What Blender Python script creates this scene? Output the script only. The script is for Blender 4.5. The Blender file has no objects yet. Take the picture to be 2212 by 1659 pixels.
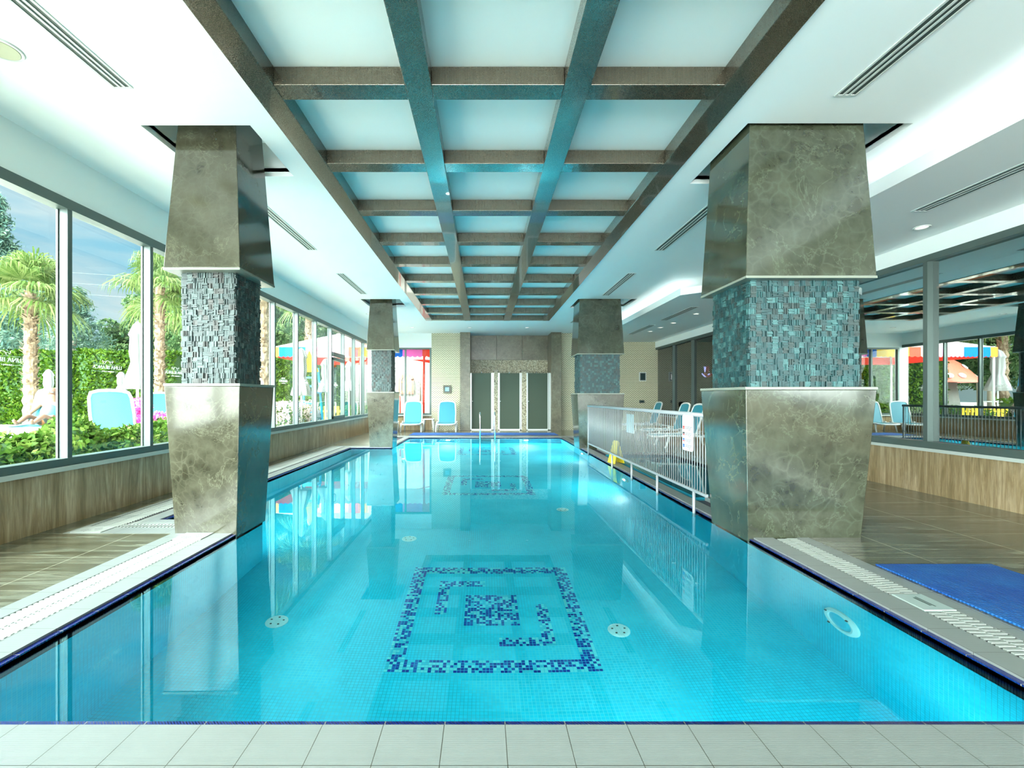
import bpy, bmesh, math, random
from mathutils import Vector, Matrix, Euler
random.seed(7)
SC = bpy.context.scene
COL = SC.collection
PI = math.pi

# ------------------------------------------------------------------ camera
cam = bpy.data.cameras.new('camera')
camo = bpy.data.objects.new('camera', cam); COL.objects.link(camo)
camo.location = (0, 0, 1.25); camo.rotation_euler = (PI/2, 0, 0)
cam.sensor_width = 36; cam.lens = 36*1000/2212
cam.shift_x = (1106-1045)/2212; cam.shift_y = (857-829.5)/2212
cam.clip_start = .05; cam.clip_end = 500
SC.camera = camo
SC.view_settings.view_transform = 'Standard'
SC.view_settings.look = 'None'
SC.view_settings.gamma = 1
SC.view_settings.exposure = 1.3
SC.cycles.max_bounces = 12
SC.cycles.diffuse_bounces = 6
SC.cycles.glossy_bounces = 6
SC.cycles.transmission_bounces = 8
SC.cycles.transparent_max_bounces = 12
SC.cycles.caustics_refractive = True
SC.cycles.caustics_reflective = False
SC.cycles.sample_clamp_indirect = 6

# ------------------------------------------------------------------ world
W = bpy.data.worlds.new('sky'); SC.world = W; W.use_nodes = True
nt = W.node_tree; N = nt.nodes; L = nt.links
for n in list(N): N.remove(n)
out = N.new('ShaderNodeOutputWorld'); bg = N.new('ShaderNodeBackground')
tc = N.new('ShaderNodeTexCoord'); sep = N.new('ShaderNodeSeparateXYZ')
L.new(tc.outputs['Generated'], sep.inputs[0])
ramp = N.new('ShaderNodeValToRGB')
ramp.color_ramp.elements[0].position = 0.0; ramp.color_ramp.elements[0].color = (.62, .90, .93, 1)
ramp.color_ramp.elements[1].position = .5; ramp.color_ramp.elements[1].color = (.12, .50, .82, 1)
e = ramp.color_ramp.elements.new(.18); e.color = (.36, .74, .92, 1)
L.new(sep.outputs['Z'], ramp.inputs[0])
mp = N.new('ShaderNodeMapping'); mp.inputs['Scale'].default_value = (1.2, 2.2, 6.0); mp.inputs['Rotation'].default_value = (.25, .3, .5)
L.new(tc.outputs['Generated'], mp.inputs[0])
ns = N.new('ShaderNodeTexNoise'); ns.inputs['Scale'].default_value = 1.6; ns.inputs['Detail'].default_value = 7; ns.inputs['Roughness'].default_value = .55
ns.inputs['Distortion'].default_value = .5
L.new(mp.outputs[0], ns.inputs['Vector'])
cr = N.new('ShaderNodeValToRGB'); cr.color_ramp.elements[0].position = .42; cr.color_ramp.elements[1].position = .70
L.new(ns.outputs['Fac'], cr.inputs[0])
mixc = N.new('ShaderNodeMixRGB'); mixc.inputs['Color2'].default_value = (.86, .97, .97, 1)
L.new(cr.outputs[0], mixc.inputs['Fac']); L.new(ramp.outputs[0], mixc.inputs['Color1'])
# bright sky lobe added low behind on the left, unseen, to light the room
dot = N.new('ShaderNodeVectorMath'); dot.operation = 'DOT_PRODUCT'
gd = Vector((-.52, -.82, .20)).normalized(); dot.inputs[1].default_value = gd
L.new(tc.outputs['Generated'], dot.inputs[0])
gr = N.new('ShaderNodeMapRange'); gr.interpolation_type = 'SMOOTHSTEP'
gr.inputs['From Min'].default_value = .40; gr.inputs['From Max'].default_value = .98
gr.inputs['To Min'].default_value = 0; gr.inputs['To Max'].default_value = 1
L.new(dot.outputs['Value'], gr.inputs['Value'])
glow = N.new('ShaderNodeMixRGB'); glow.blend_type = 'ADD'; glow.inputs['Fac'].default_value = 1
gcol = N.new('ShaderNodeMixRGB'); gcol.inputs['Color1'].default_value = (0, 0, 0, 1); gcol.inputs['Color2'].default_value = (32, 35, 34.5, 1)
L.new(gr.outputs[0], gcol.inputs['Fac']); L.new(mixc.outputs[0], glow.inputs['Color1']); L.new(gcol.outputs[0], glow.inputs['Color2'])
up = N.new('ShaderNodeMapRange'); up.interpolation_type = 'SMOOTHSTEP'   # sky above the window view made brighter, added for the pool reflections
for a, b in (('From Min', .30), ('From Max', .46), ('To Min', 1.0), ('To Max', 2.2)): up.inputs[a].default_value = b
L.new(sep.outputs['Z'], up.inputs['Value'])
upm = N.new('ShaderNodeVectorMath'); upm.operation = 'SCALE'
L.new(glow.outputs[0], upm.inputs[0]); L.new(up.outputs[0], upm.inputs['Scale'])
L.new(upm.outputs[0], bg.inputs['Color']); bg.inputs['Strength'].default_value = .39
L.new(bg.outputs[0], out.inputs[0])

# ------------------------------------------------------------------ sun
sun = bpy.data.lights.new('sun', 'SUN'); sun.energy = 1.8; sun.angle = .012; sun.color = (1, .97, .86)
suno = bpy.data.objects.new('sun', sun); COL.objects.link(suno)
sd = Vector((.26, .16, -.95))
suno.rotation_euler = sd.to_track_quat('-Z', 'Y').to_euler(); suno.location = (-20, -10, 30)

# ------------------------------------------------------------------ helpers
def tag(o, label=None, cat=None, group=None, kind=None):
    if label: o['label'] = label
    if cat: o['category'] = cat
    if group: o['group'] = group
    if kind: o['kind'] = kind
    return o
def empty(name, loc=(0, 0, 0), rz=0, label=None, cat=None, group=None, kind=None):
    o = bpy.data.objects.new(name, None); COL.objects.link(o)
    o.location = loc; o.rotation_euler = (0, 0, rz); o.empty_display_size = .1
    return tag(o, label, cat, group, kind)
def bmn(): return bmesh.new()
def obj(name, bm, mat, parent=None, world=False, smooth=False, bevel=0, **k):
    me = bpy.data.meshes.new(name)
    if world and parent is not None: bmesh.ops.translate(bm, verts=bm.verts, vec=-parent.location)
    bm.normal_update(); bm.to_mesh(me); bm.free()
    for m in (mat if isinstance(mat, (list, tuple)) else [mat]): me.materials.append(m)
    if smooth:
        for p in me.polygons: p.use_smooth = True
    o = bpy.data.objects.new(name, me); COL.objects.link(o)
    if parent is not None: o.parent = parent
    if bevel:
        md = o.modifiers.new('bevel', 'BEVEL'); md.width = bevel; md.segments = 2; md.limit_method = 'ANGLE'
    return tag(o, **k)
def box(bm, x0, x1, y0, y1, z0, z1, mi=0):
    v = [bm.verts.new(p) for p in ((x0,y0,z0),(x1,y0,z0),(x1,y1,z0),(x0,y1,z0),(x0,y0,z1),(x1,y0,z1),(x1,y1,z1),(x0,y1,z1))]
    for f in ((3,2,1,0),(4,5,6,7),(0,1,5,4),(1,2,6,5),(2,3,7,6),(3,0,4,7)):
        bm.faces.new([v[i] for i in f]).material_index = mi
    return v
def quad(bm, pts, mi=0):
    f = bm.faces.new([bm.verts.new(p) for p in pts]); f.material_index = mi; return f
def frustum(bm, cx, cy, z0, ax0, ay0, z1, ax1, ay1):
    v = [bm.verts.new((cx+sx*ax, cy+sy*ay, z)) for z, ax, ay in ((z0,ax0,ay0),(z1,ax1,ay1)) for sx, sy in ((-1,-1),(1,-1),(1,1),(-1,1))]
    for f in ((3,2,1,0),(4,5,6,7),(0,1,5,4),(1,2,6,5),(2,3,7,6),(3,0,4,7)): bm.faces.new([v[i] for i in f])
def tube(bm, pts, r, seg=10, cap=True, mi=0):
    pts = [Vector(p) for p in pts]; rs = r if isinstance(r, (list, tuple)) else [r]*len(pts)
    rings = []; up = None
    for i, p in enumerate(pts):
        t = (pts[min(i+1, len(pts)-1)] - pts[max(i-1, 0)]).normalized()
        if up is None:
            up = Vector((0, 0, 1)) if abs(t.z) < .9 else Vector((1, 0, 0))
        a = t.cross(up).normalized(); b = a.cross(t).normalized(); up = b
        rings.append([bm.verts.new(p + (a*math.cos(2*PI*k/seg) + b*math.sin(2*PI*k/seg))*rs[i]) for k in range(seg)])
    for i in range(len(rings)-1):
        for k in range(seg):
            f = bm.faces.new((rings[i][k], rings[i][(k+1) % seg], rings[i+1][(k+1) % seg], rings[i+1][k])); f.smooth = True; f.material_index = mi
    if cap:
        bm.faces.new(rings[0][::-1]).material_index = mi; bm.faces.new(rings[-1]).material_index = mi
def lathe(bm, prof, cx=0, cy=0, seg=24, wob=None, mi=0):
    rings = []
    for j, (r, z) in enumerate(prof):
        rings.append([bm.verts.new((cx + r*(wob(k, j) if wob else 1)*math.cos(2*PI*k/seg), cy + r*(wob(k, j) if wob else 1)*math.sin(2*PI*k/seg), z)) for k in range(seg)])
    for i in range(len(rings)-1):
        for k in range(seg):
            f = bm.faces.new((rings[i][k], rings[i][(k+1) % seg], rings[i+1][(k+1) % seg], rings[i+1][k])); f.material_index = mi
    bm.faces.new(rings[0][::-1]).material_index = mi; bm.faces.new(rings[-1]).material_index = mi
def copy_tree(o, parent=None):
    c = o.copy(); COL.objects.link(c)
    if parent is not None: c.parent = parent
    for ch in list(o.children): copy_tree(ch, c)
    return c

# ------------------------------------------------------------------ materials
def mat(name, col=(.8, .8, .8), rough=.5, metal=0, spec=.5, coat=0, emit=None, es=1):
    m = bpy.data.materials.new(name); m.use_nodes = True
    p = m.node_tree.nodes['Principled BSDF']
    p.inputs['Base Color'].default_value = (*col, 1); p.inputs['Roughness'].default_value = rough
    p.inputs['Metallic'].default_value = metal; p.inputs['Specular IOR Level'].default_value = spec
    p.inputs['Coat Weight'].default_value = coat
    if emit: p.inputs['Emission Color'].default_value = (*emit, 1); p.inputs['Emission Strength'].default_value = es
    return m
class G:
    """small node-graph helper"""
    def __init__(s, m): s.m = m; s.t = m.node_tree; s.p = s.t.nodes.get('Principled BSDF')
    def n(s, typ, **k):
        x = s.t.nodes.new(typ)
        for a, b in k.items():
            if a.startswith('_'): setattr(x, a[1:], b)
            else: x.inputs[a.replace('__', ' ')].default_value = b
        return x
    def l(s, a, b): s.t.links.new(a, b)
    def co(s, kind='Object', scale=(1, 1, 1), rot=(0, 0, 0), loc=(0, 0, 0)):
        c = s.n('ShaderNodeTexCoord'); m = s.n('ShaderNodeMapping'); m.inputs['Scale'].default_value = scale
        m.inputs['Rotation'].default_value = rot; m.inputs['Location'].default_value = loc
        s.l(c.outputs[kind], m.inputs[0]); return m.outputs[0]
    def noise(s, vec, scale, detail=5, rough=.55, dist=0):
        x = s.n('ShaderNodeTexNoise', Scale=scale, Detail=detail, Roughness=rough, Distortion=dist); s.l(vec, x.inputs['Vector']); return x.outputs['Fac']
    def ramp(s, fac, *stops):
        r = s.n('ShaderNodeValToRGB'); e = r.color_ramp.elements
        while len(e) < len(stops): e.new(.5)
        for i, (p, c) in enumerate(stops):
            e[i].position = p; e[i].color = (*c, 1) if not isinstance(c, (int, float)) else (c, c, c, 1)
        s.l(fac, r.inputs[0]); return r.outputs[0]
    def mix(s, fac, a, b, mode='MIX'):
        x = s.n('ShaderNodeMixRGB', _blend_type=mode)
        for v, i in ((fac, 0), (a, 1), (b, 2)):
            if isinstance(v, (int, float)): x.inputs[i].default_value = v if i == 0 else (v, v, v, 1)
            elif isinstance(v, tuple): x.inputs[i].default_value = (*v, 1)
            else: s.l(v, x.inputs[i])
        return x.outputs[0]
    def math(s, op, a, b=0, c=0):
        x = s.n('ShaderNodeMath', _operation=op)
        for v, i in ((a, 0), (b, 1), (c, 2)):
            if isinstance(v, (int, float)): x.inputs[i].default_value = v
            else: s.l(v, x.inputs[i])
        return x.outputs[0]
    def bump(s, h, strength=.3, dist=.01):
        b = s.n('ShaderNodeBump', Strength=strength, Distance=dist); s.l(h, b.inputs['Height']); s.l(b.outputs[0], s.p.inputs['Normal'])
    def base(s, c): s.l(c, s.p.inputs['Base Color'])
    def sepxyz(s, v):
        x = s.n('ShaderNodeSeparateXYZ'); s.l(v, x.inputs[0]); return x.outputs
    def joint(s, v, size, off=0, w=.003):
        """1 on a joint line every `size` metres"""
        f = s.math('FRACT', s.math('DIVIDE', s.math('ADD', v, 1000*size - off), size))
        return s.math('LESS_THAN', f, w/size)

def m_marble(name, c0, c1, vein, scale=7, cell=1.0):
    m = mat(name, c0, .11, 0, .9); g = G(m); v = g.co()
    warp = g.n('ShaderNodeTexNoise', Scale=4.0, Detail=4); g.l(v, warp.inputs['Vector'])
    add = g.n('ShaderNodeMixRGB', _blend_type='ADD'); add.inputs[0].default_value = .22; g.l(v, add.inputs[1]); g.l(warp.outputs['Color'], add.inputs[2])
    vo = g.n('ShaderNodeTexVoronoi', _feature='DISTANCE_TO_EDGE', Scale=scale*2.2*cell); g.l(add.outputs[0], vo.inputs['Vector'])
    ve = g.ramp(vo.outputs['Distance'], (.0, 1), (.035, .45), (.11, 0))
    n1 = g.noise(v, 2.2, 8, .65); n2 = g.noise(v, 9, 6, .6)
    base = g.ramp(n1, (.36, tuple(x*.72 for x in c0)), (.64, tuple(x*1.12 for x in c1)))
    base = g.mix(g.ramp(n2, (.35, 0), (.75, .5)), base, vein)
    n3 = g.ramp(g.noise(v, 3.1, 3, .5), (.4, .15), (.65, .9))
    base = g.mix(g.math('MULTIPLY', g.math('MULTIPLY', ve, n3), .75), base, vein)
    # thin chalky cracks
    cr = g.n('ShaderNodeTexNoise', Scale=1.7, Detail=9, Roughness=.62, Distortion=.6); g.l(v, cr.inputs['Vector'])
    ck = g.ramp(g.math('ABSOLUTE', g.math('SUBTRACT', cr.outputs['Fac'], .5)), (0, 1), (.006, 0))
    base = g.mix(g.math('MULTIPLY', ck, .42), base, tuple(min(1, x*1.9) for x in vein))
    g.base(base); return m
M = {}
M['marble'] = m_marble('olive_marble', (0.0332, 0.0319, 0.0178), (0.0507, 0.05, 0.0311), (0.0871, 0.0878, 0.0576), 6)
M['marble2'] = m_marble('grey_olive_marble', (0.0266, 0.0299, 0.0167), (0.0399, 0.0455, 0.0266), (0.0695, 0.084, 0.055), 3.2)
M['marble_wall'] = m_marble('brown_marble', (0.0566, 0.052, 0.0277), (0.0848, 0.0816, 0.0484), (0.142, 0.138, 0.0872), 4)
M['marble_wall'].node_tree.nodes['Principled BSDF'].inputs['Roughness'].default_value = .32
M['marble_wall'].node_tree.nodes['Principled BSDF'].inputs['Specular IOR Level'].default_value = .4
M['lip'] = mat('marble_lip', (.20, .22, .18), .25)

def m_stone():
    m = mat('split_stone', (.2, .3, .3), .42); g = G(m)
    a = g.n('ShaderNodeAttribute', _attribute_name='tint'); v = g.co()
    n = g.noise(v, 60, 3)
    c = g.mix(g.ramp(n, (.3, .55), (.8, 1.25)), (0, 0, 0), a.outputs['Color'])
    g.base(c); g.bump(g.noise(v, 120, 3), .5, .004); return m
M['stone'] = m_stone()
M['stone_dark'] = mat('stone_backing', (.03, .06, .06), .9)

def m_woodtile(name, c0, c1, c2, vertical=False, tile=(.94, .62), off=(0, 0), rough=.22):
    m = mat(name, c0, rough); g = G(m)
    sc = (.7, .7, 16) if False else None
    v = g.co(scale=(9, 9, .8)) if vertical else g.co(scale=(.9, 11, 1))
    n = g.noise(v, 1.1, 9, .66, 1.1); n2 = g.noise(v, 5.5, 5, .6, .3)
    c = g.ramp(n, (.37, c0), (.5, c1), (.63, c2))
    c = g.mix(g.math('MULTIPLY', g.ramp(n2, (.42, 0), (.62, 1)), .4), c, tuple(x*.55 for x in c0))
    o = g.sepxyz(g.co())
    if vertical:
        j = g.math('MAXIMUM', g.joint(o[1], .61, off[1], .004), g.joint(o[0], .61, off[0], .004))
    else:
        j = g.math('MAXIMUM', g.joint(o[0], tile[0], off[0], .006), g.joint(o[1], tile[1], off[1], .004))
    c = g.mix(g.math('MULTIPLY', j, .5), c, (.55, .54, .42) if not vertical else (.2, .17, .1))
    g.base(c); g.bump(n2, .08, .003); return m
M['floor'] = m_woodtile('wood_look_floor_tile', (0.066, 0.0614, 0.0352), (0.115, 0.115, 0.0753), (0.174, 0.182, 0.134), off=(3.39, .5))
M['wain'] = m_woodtile('vertical_grain_tile', (0.199, 0.136, 0.0588), (0.309, 0.228, 0.121), (0.428, 0.333, 0.205), True, rough=.3)

def m_cream():
    m = mat('cream_ribbed_tile', (.68, .70, .60), .32); g = G(m); o = g.sepxyz(g.co())
    j = g.math('MAXIMUM', g.joint(o[0], .2317, .08, .0026), g.joint(o[1], .2317, .178, .0026))
    n = g.noise(g.co(), 7, 5)
    c = g.mix(g.ramp(n, (.35, 0), (.8, .35)), (.20, .222, .206), (.168, .187, .172))
    c = g.mix(j, c, (.028, .026, .014)); g.base(c)
    wv = g.math('SINE', g.math('MULTIPLY', o[1], 2*PI/.009)); wv2 = g.math('SINE', g.math('MULTIPLY', o[0], 2*PI/.009))
    g.bump(g.math('SUBTRACT', g.math('MULTIPLY', wv, .12), j), .25, .003); return m
M['cream'] = m_cream()
def m_navy():
    m = mat('navy_glazed_edge_tile', (.004, .010, .13), .12, coat=.3); g = G(m); o = g.sepxyz(g.co())
    j = g.math('MAXIMUM', g.joint(o[0], .2317, .08, .004), g.joint(o[1], .2317, .178, .004))
    c = g.mix(j, (.003, .009, .11), (.22, .21, .17)); g.base(c)
    r = g.math('SINE', g.math('MULTIPLY', g.math('ADD', o[1], o[0]), 2*PI/.012)); g.bump(r, .3, .003); return m
M['navy'] = m_navy()

def m_pool(name, vertical=False):
    m = mat(name, (.05, .6, .72), .35); g = G(m); o = g.sepxyz(g.co())
    T = .025
    ids = []
    geo = g.n('ShaderNodeNewGeometry'); nn = g.sepxyz(geo.outputs['Normal'])
    jx, jy, jz = (g.joint(o[i], T, 0, .0026) for i in range(3))
    def w(i): return g.math('LESS_THAN', g.math('ABSOLUTE', nn[i]), .5)
    j = g.math('MAXIMUM', g.math('MAXIMUM', g.math('MULTIPLY', jx, w(0)), g.math('MULTIPLY', jy, w(1))), g.math('MULTIPLY', jz, w(2)))
    sn = g.n('ShaderNodeVectorMath', _operation='SNAP'); sn.inputs[1].default_value = (T, T, T)
    tcc = g.n('ShaderNodeTexCoord'); g.l(tcc.outputs['Object'], sn.inputs[0])
    wn = g.n('ShaderNodeTexWhiteNoise'); g.l(sn.outputs[0], wn.inputs['Vector'])
    c = g.mix(wn.outputs['Value'], (.004, .63, .80), (.010, .70, .87))
    big = g.noise(g.co(), .9, 3)
    grout = g.mix(g.ramp(big, (.44, 0), (.56, 1)), (.16, .80, .84), (.010, .30, .40))
    c = g.mix(g.math('MULTIPLY', j, .8), c, grout)
    g.base(c); return m
M['pool'] = m_pool('aqua_mosaic_tile')
M['kidpool'] = mat('kids_pool_tile', (.01, .24, .33), .35)
M['t_navy'] = mat('mosaic_navy', (.005, .035, .33), .3)
M['t_mid'] = mat('mosaic_blue', (.01, .10, .42), .3)
M['t_aqua'] = mat('mosaic_aqua', (.16, .82, .84), .3)
M['t_light'] = mat('mosaic_turquoise', (.04, .62, .74), .3)

def m_water():
    m = bpy.data.materials.new('water'); m.use_nodes = True; t = m.node_tree
    for n in list(t.nodes): t.nodes.remove(n)
    g = G(m)
    o = g.n('ShaderNodeOutputMaterial')
    gl = g.n('ShaderNodeBsdfRefraction', Roughness=0, IOR=1.33, Color=(.80, .97, 1, 1))
    gs = g.n('ShaderNodeBsdfGlossy', Roughness=0, Color=(.6, .96, 1, 1))
    fr = g.n('ShaderNodeFresnel', IOR=1.40)
    mx = g.n('ShaderNodeMixShader')
    b = g.n('ShaderNodeBump', Strength=.015, Distance=.02)
    g.l(g.noise(g.co(scale=(1, .6, 1)), 1.6, 2), b.inputs['Height'])
    for x in (gl, gs, fr): g.l(b.outputs[0], x.inputs['Normal'])
    g.l(fr.outputs[0], mx.inputs[0]); g.l(gl.outputs[0], mx.inputs[1]); g.l(gs.outputs[0], mx.inputs[2])
    g.l(mx.outputs[0], o.inputs[0]); return m
M['water'] = m_water()
def m_pane(name, refl_min, tint, ior=1.5, power=1.0):
    m = bpy.data.materials.new(name); m.use_nodes = True; t = m.node_tree
    for n in list(t.nodes): t.nodes.remove(n)
    g = G(m); o = g.n('ShaderNodeOutputMaterial')
    tr = g.n('ShaderNodeBsdfTransparent', Color=(*tint, 1)); gs = g.n('ShaderNodeBsdfGlossy', Roughness=0, Color=(.95, 1, .98, 1))
    mx = g.n('ShaderNodeMixShader'); geo = g.n('ShaderNodeNewGeometry'); dp = g.n('ShaderNodeVectorMath', _operation='DOT_PRODUCT')
    g.l(geo.outputs['Normal'], dp.inputs[0]); g.l(geo.outputs['Incoming'], dp.inputs[1])
    k = g.math('POWER', g.math('SUBTRACT', 1, g.math('ABSOLUTE', dp.outputs['Value'])), 5)
    f = g.math('ADD', g.math('MULTIPLY', k, 1-refl_min), refl_min)
    g.l(f, mx.inputs[0]); g.l(tr.outputs[0], mx.inputs[1]); g.l(gs.outputs[0], mx.inputs[2]); g.l(mx.outputs[0], o.inputs[0]); return m
M['glass'] = m_pane('clear_glass', .02, (.97, .99, .98))
M['tint'] = m_pane('dark_reflective_glass', .42, (.30, .36, .33))
M['tint_far'] = m_pane('dark_glass', .13, (.22, .27, .25))
M['frost'] = mat('frosted_shower_glass', (.055, .080, .058), .5, 0, .15)

def m_paint(name, c, r=.6):
    m = mat(name, c, r); g = G(m); g.base(g.mix(g.noise(g.co(), 1.3, 4), tuple(x*.96 for x in c), c)); return m
M['ceil'] = m_paint('white_ceiling_paint', (.89, .945, .94))
M['white'] = m_paint('white_wall_paint', (.78, .84, .82))
M['ceilp'] = m_paint('ceiling_panel', (.84, .92, .91), .45)
M['frame'] = mat('grey_aluminium_frame', (.075, .108, .098), .4, .3)
M['frame_dark'] = mat('dark_gasket', (.03, .05, .045), .5)
M['sill'] = mat('white_stone_sill', (.42, .47, .43), .3)
M['plastic'] = mat('white_plastic', (.55, .59, .57), .35)
M['sling'] = mat('turquoise_sling', (.018, .19, .25), .45)
M['chrome'] = mat('chrome', (.85, .88, .88), .12, 1)
M['steel'] = mat('brushed_steel', (.32, .34, .35), .5, .25)
M['grate'] = mat('white_grate_plastic', (.30, .33, .30), .4)
M['grate_dark'] = mat('drain_channel', (.06, .05, .07), .6)
M['mat'] = None
def m_mat():
    m = mat('blue_rubber_mat', (0.0021, 0.063, 0.294), .55); g = G(m); o = g.sepxyz(g.co())
    w = g.math('SINE', g.math('MULTIPLY', o[0], 2*PI/.022)); w2 = g.math('SINE', g.math('MULTIPLY', o[1], 2*PI/.022))
    h = g.math('ADD', w, g.math('MULTIPLY', w2, .3))
    n = g.noise(g.co(), 2.5, 5)
    c = g.mix(g.ramp(n, (.4, 0), (.75, 1)), (0.00225, 0.06375, 0.3), (0.0075, 0.12, 0.375)); g.base(c); g.bump(h, .8, .006); return m
M['mat'] = m_mat()
def m_bronze():
    m = mat('dark_bronze_metal', (.085, .068, .042), .30, .6, .8, .6); g = G(m)
    n = g.noise(g.co(scale=(60, 60, 3)), 1.5, 4); c = g.mix(n, (.060, .046, .026), (.16, .14, .10)); g.base(c)
    n2 = g.ramp(g.noise(g.co(), 160, 2), (.5, .22), (.75, .45)); g.l(n2, g.p.inputs['Roughness']); return m
M['bronze'] = m_bronze()
def m_weave():
    m = mat('ivory_woven_tile', (.75, .7, .5), .4); g = G(m); o = g.sepxyz(g.co())
    cx = g.n('ShaderNodeCombineXYZ'); g.l(g.math('ADD', o[0], o[1]), cx.inputs[0]); g.l(o[2], cx.inputs[1])
    u = g.math('DIVIDE', g.math('ADD', g.math('ADD', o[0], o[1]), 100), .094); v = g.math('DIVIDE', g.math('ADD', o[2], 10), .0385)
    par = g.math('MULTIPLY', g.math('FLOORED_MODULO', g.math('FLOOR', v), 2), .5)
    du = g.math('SUBTRACT', g.math('FRACT', g.math('ADD', u, par)), .5); dv = g.math('SUBTRACT', g.math('FRACT', v), .5)
    e = g.math('ADD', g.math('POWER', g.math('ABSOLUTE', g.math('DIVIDE', du, .27)), 2), g.math('POWER', g.math('ABSOLUTE', g.math('DIVIDE', dv, .27)), 2))
    h = g.ramp(e, (.55, 0), (1.0, 1))
    n = g.noise(g.co(), 14, 3)
    c = g.mix(n, (.40, .39, .25), (.54, .525, .38)); g.base(c if False else g.mix(h, (.055, .045, .02), c)); g.bump(h, .6, .01); return m
M['weave'] = m_weave()
def m_pebble(name, a, b_, sc=38):
    m = mat(name, a, .5); g = G(m); v = g.n('ShaderNodeTexVoronoi', Scale=sc); g.l(g.co(), v.inputs['Vector'])
    s = g.n('ShaderNodeSeparateColor'); g.l(v.outputs['Color'], s.inputs[0])
    c = g.ramp(s.outputs[0], (0, tuple(x*.25 for x in a)), (.35, a), (1, b_)); g.base(c); g.bump(v.outputs['Distance'], .4, .01); return m
M['pebble'] = m_pebble('tan_mosaic', (0.238, 0.217, 0.133), (0.434, 0.413, 0.308))

# ------------------------------------------------------------------ the setting: floors and pool
PX0, PX1, PR, PN, PF = -2.27, 2.36, -3.27, 1.80, 14.25   # pool edges; PR is the left recess
RY0, RY1 = 4.75, 11.42
KX0, KX1, KY0, KY1 = 2.66, 4.10, 5.80, 10.10             # kids pool
CW = .17                                                  # coping width
def cells(rects_in, holes):
    xs = sorted({v for r in rects_in+holes for v in (r[0], r[1])}); ys = sorted({v for r in rects_in+holes for v in (r[2], r[3])})
    for i in range(len(xs)-1):
        for j in range(len(ys)-1):
            cx, cy = (xs[i]+xs[i+1])/2, (ys[j]+ys[j+1])/2
            if any(r[0] < cx < r[1] and r[2] < cy < r[3] for r in rects_in) and not any(r[0] < cx < r[1] and r[2] < cy < r[3] for r in holes):
                yield xs[i], xs[i+1], ys[j], ys[j+1]
def slab(name, rects, holes, z0, z1, m, **k):
    bm = bmn()
    for c in cells(rects, holes): box(bm, *c, z0, z1)
    bmesh.ops.remove_doubles(bm, verts=bm.verts, dist=1e-5)
    # drop the faces shared by neighbouring cells
    dead = {}
    for f in bm.faces: dead.setdefault(tuple(sorted(v.index for v in f.verts)), []).append(f)
    bm.verts.index_update(); dead = {}
    for f in bm.faces: dead.setdefault(tuple(sorted(v.index for v in f.verts)), []).append(f)
    bmesh.ops.delete(bm, geom=[f for fs in dead.values() if len(fs) > 1 for f in fs], context='FACES_ONLY')
    return obj(name, bm, m, **k)
pool = [(PX0, PX1, PN, PF), (PR, PX0+.01, RY0, RY1)]
lip = .035
def grow(r, d): return (r[0]-d, r[1]+d, r[2]-d, r[3]+d)
navy_out = [grow(r, lip) for r in pool]
cream_out = [grow(r, lip+CW) for r in pool]
cream_out[0] = (cream_out[0][0], cream_out[0][1], PN-.242, cream_out[0][3])
full_out = [(PX0-lip-.55-.03, PX1+.52, PN-.58, PF+.62), (PR-.60, PX0, RY0-.52, RY1+.35)]
kid = [(KX0, KX1, KY0, KY1)]
room = [(-4.12, 6.5, -6.5, 18.3)]
surround = [(PX0-lip-.55, PX1+.52, PN-.62, PF+.55), (PR-.58, PX0, RY0-.52, RY1+.35)]
kid_sur = [(PX1+.1, KX1+.35, KY0-.25, KY1+.28)]
slab('floor', room, surround + kid_sur, -.12, 0, M['floor'], kind='structure')
# cream coping, drain channel ring
slab('trim_1', cream_out, navy_out, -.12, 0.0, M['cream'], kind='structure', label='cream ribbed coping tiles round the pool')
slab('trim_2', navy_out, pool, -.14, -.012, M['navy'], kind='structure', label='navy glazed edge tiles at the water line')
gr_out = [(-2.725, PX1+.41, PN-.44, PF+.30), (-3.80, PX0, RY0-.32, RY1+.24)]
slab('trim_3', surround + kid_sur, gr_out + kid + cream_out, -.12, 0.0, M['cream'], kind='structure', label='pale tile strip between drain grate and deck')
slab('drain_channel', gr_out, cream_out + kid, -.12, -.05, M['grate_dark'], kind='structure')
# pool basin
def basin(name, rects, depth, m, lipz):
    bm = bmn()
    cl = list(cells(rects, []))
    xs = sorted({v for r in rects for v in (r[0], r[1])})
    edges = {}
    for (x0, x1, y0, y1) in cl:
        quad(bm, ((x0, y0, -depth), (x1, y0, -depth), (x1, y1, -depth), (x0, y1, -depth)))
        for a, b in (((x0, y0), (x1, y0)), ((x1, y0), (x1, y1)), ((x1, y1), (x0, y1)), ((x0, y1), (x0, y0))):
            k = tuple(sorted((a, b))); edges.setdefault(k, []).append((a, b))
    for k, v in edges.items():
        if len(v) == 1:
            a, b = v[0]
            quad(bm, ((b[0], b[1], -depth), (a[0], a[1], -depth), (a[0], a[1], lipz), (b[0], b[1], lipz)))
    return obj(name, bm, m, kind='structure')
pool_j = [(PX0, PX1, PN, PF), (PR, PX0, RY0, RY1)]
basin('pool_basin', pool_j, 1.22, M['pool'], -.02)
basin('kids_pool_basin', kid, .42, M['kidpool'], -.012)
def water(name, rects, z, label):
    bm = bmn()
    for (x0, x1, y0, y1) in cells(rects, []): quad(bm, ((x0, y0, z), (x1, y0, z), (x1, y1, z), (x0, y1, z)))
    bmesh.ops.remove_doubles(bm, verts=bm.verts, dist=1e-5)
    return obj(name, bm, M['water'], label=label, kind='stuff', cat='water')
water('pool_water', pool_j, -.032, 'calm turquoise water filling the large indoor pool')
water('kids_pool_water', kid, -.045, 'dark still water of the small pool behind the railing')
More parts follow.
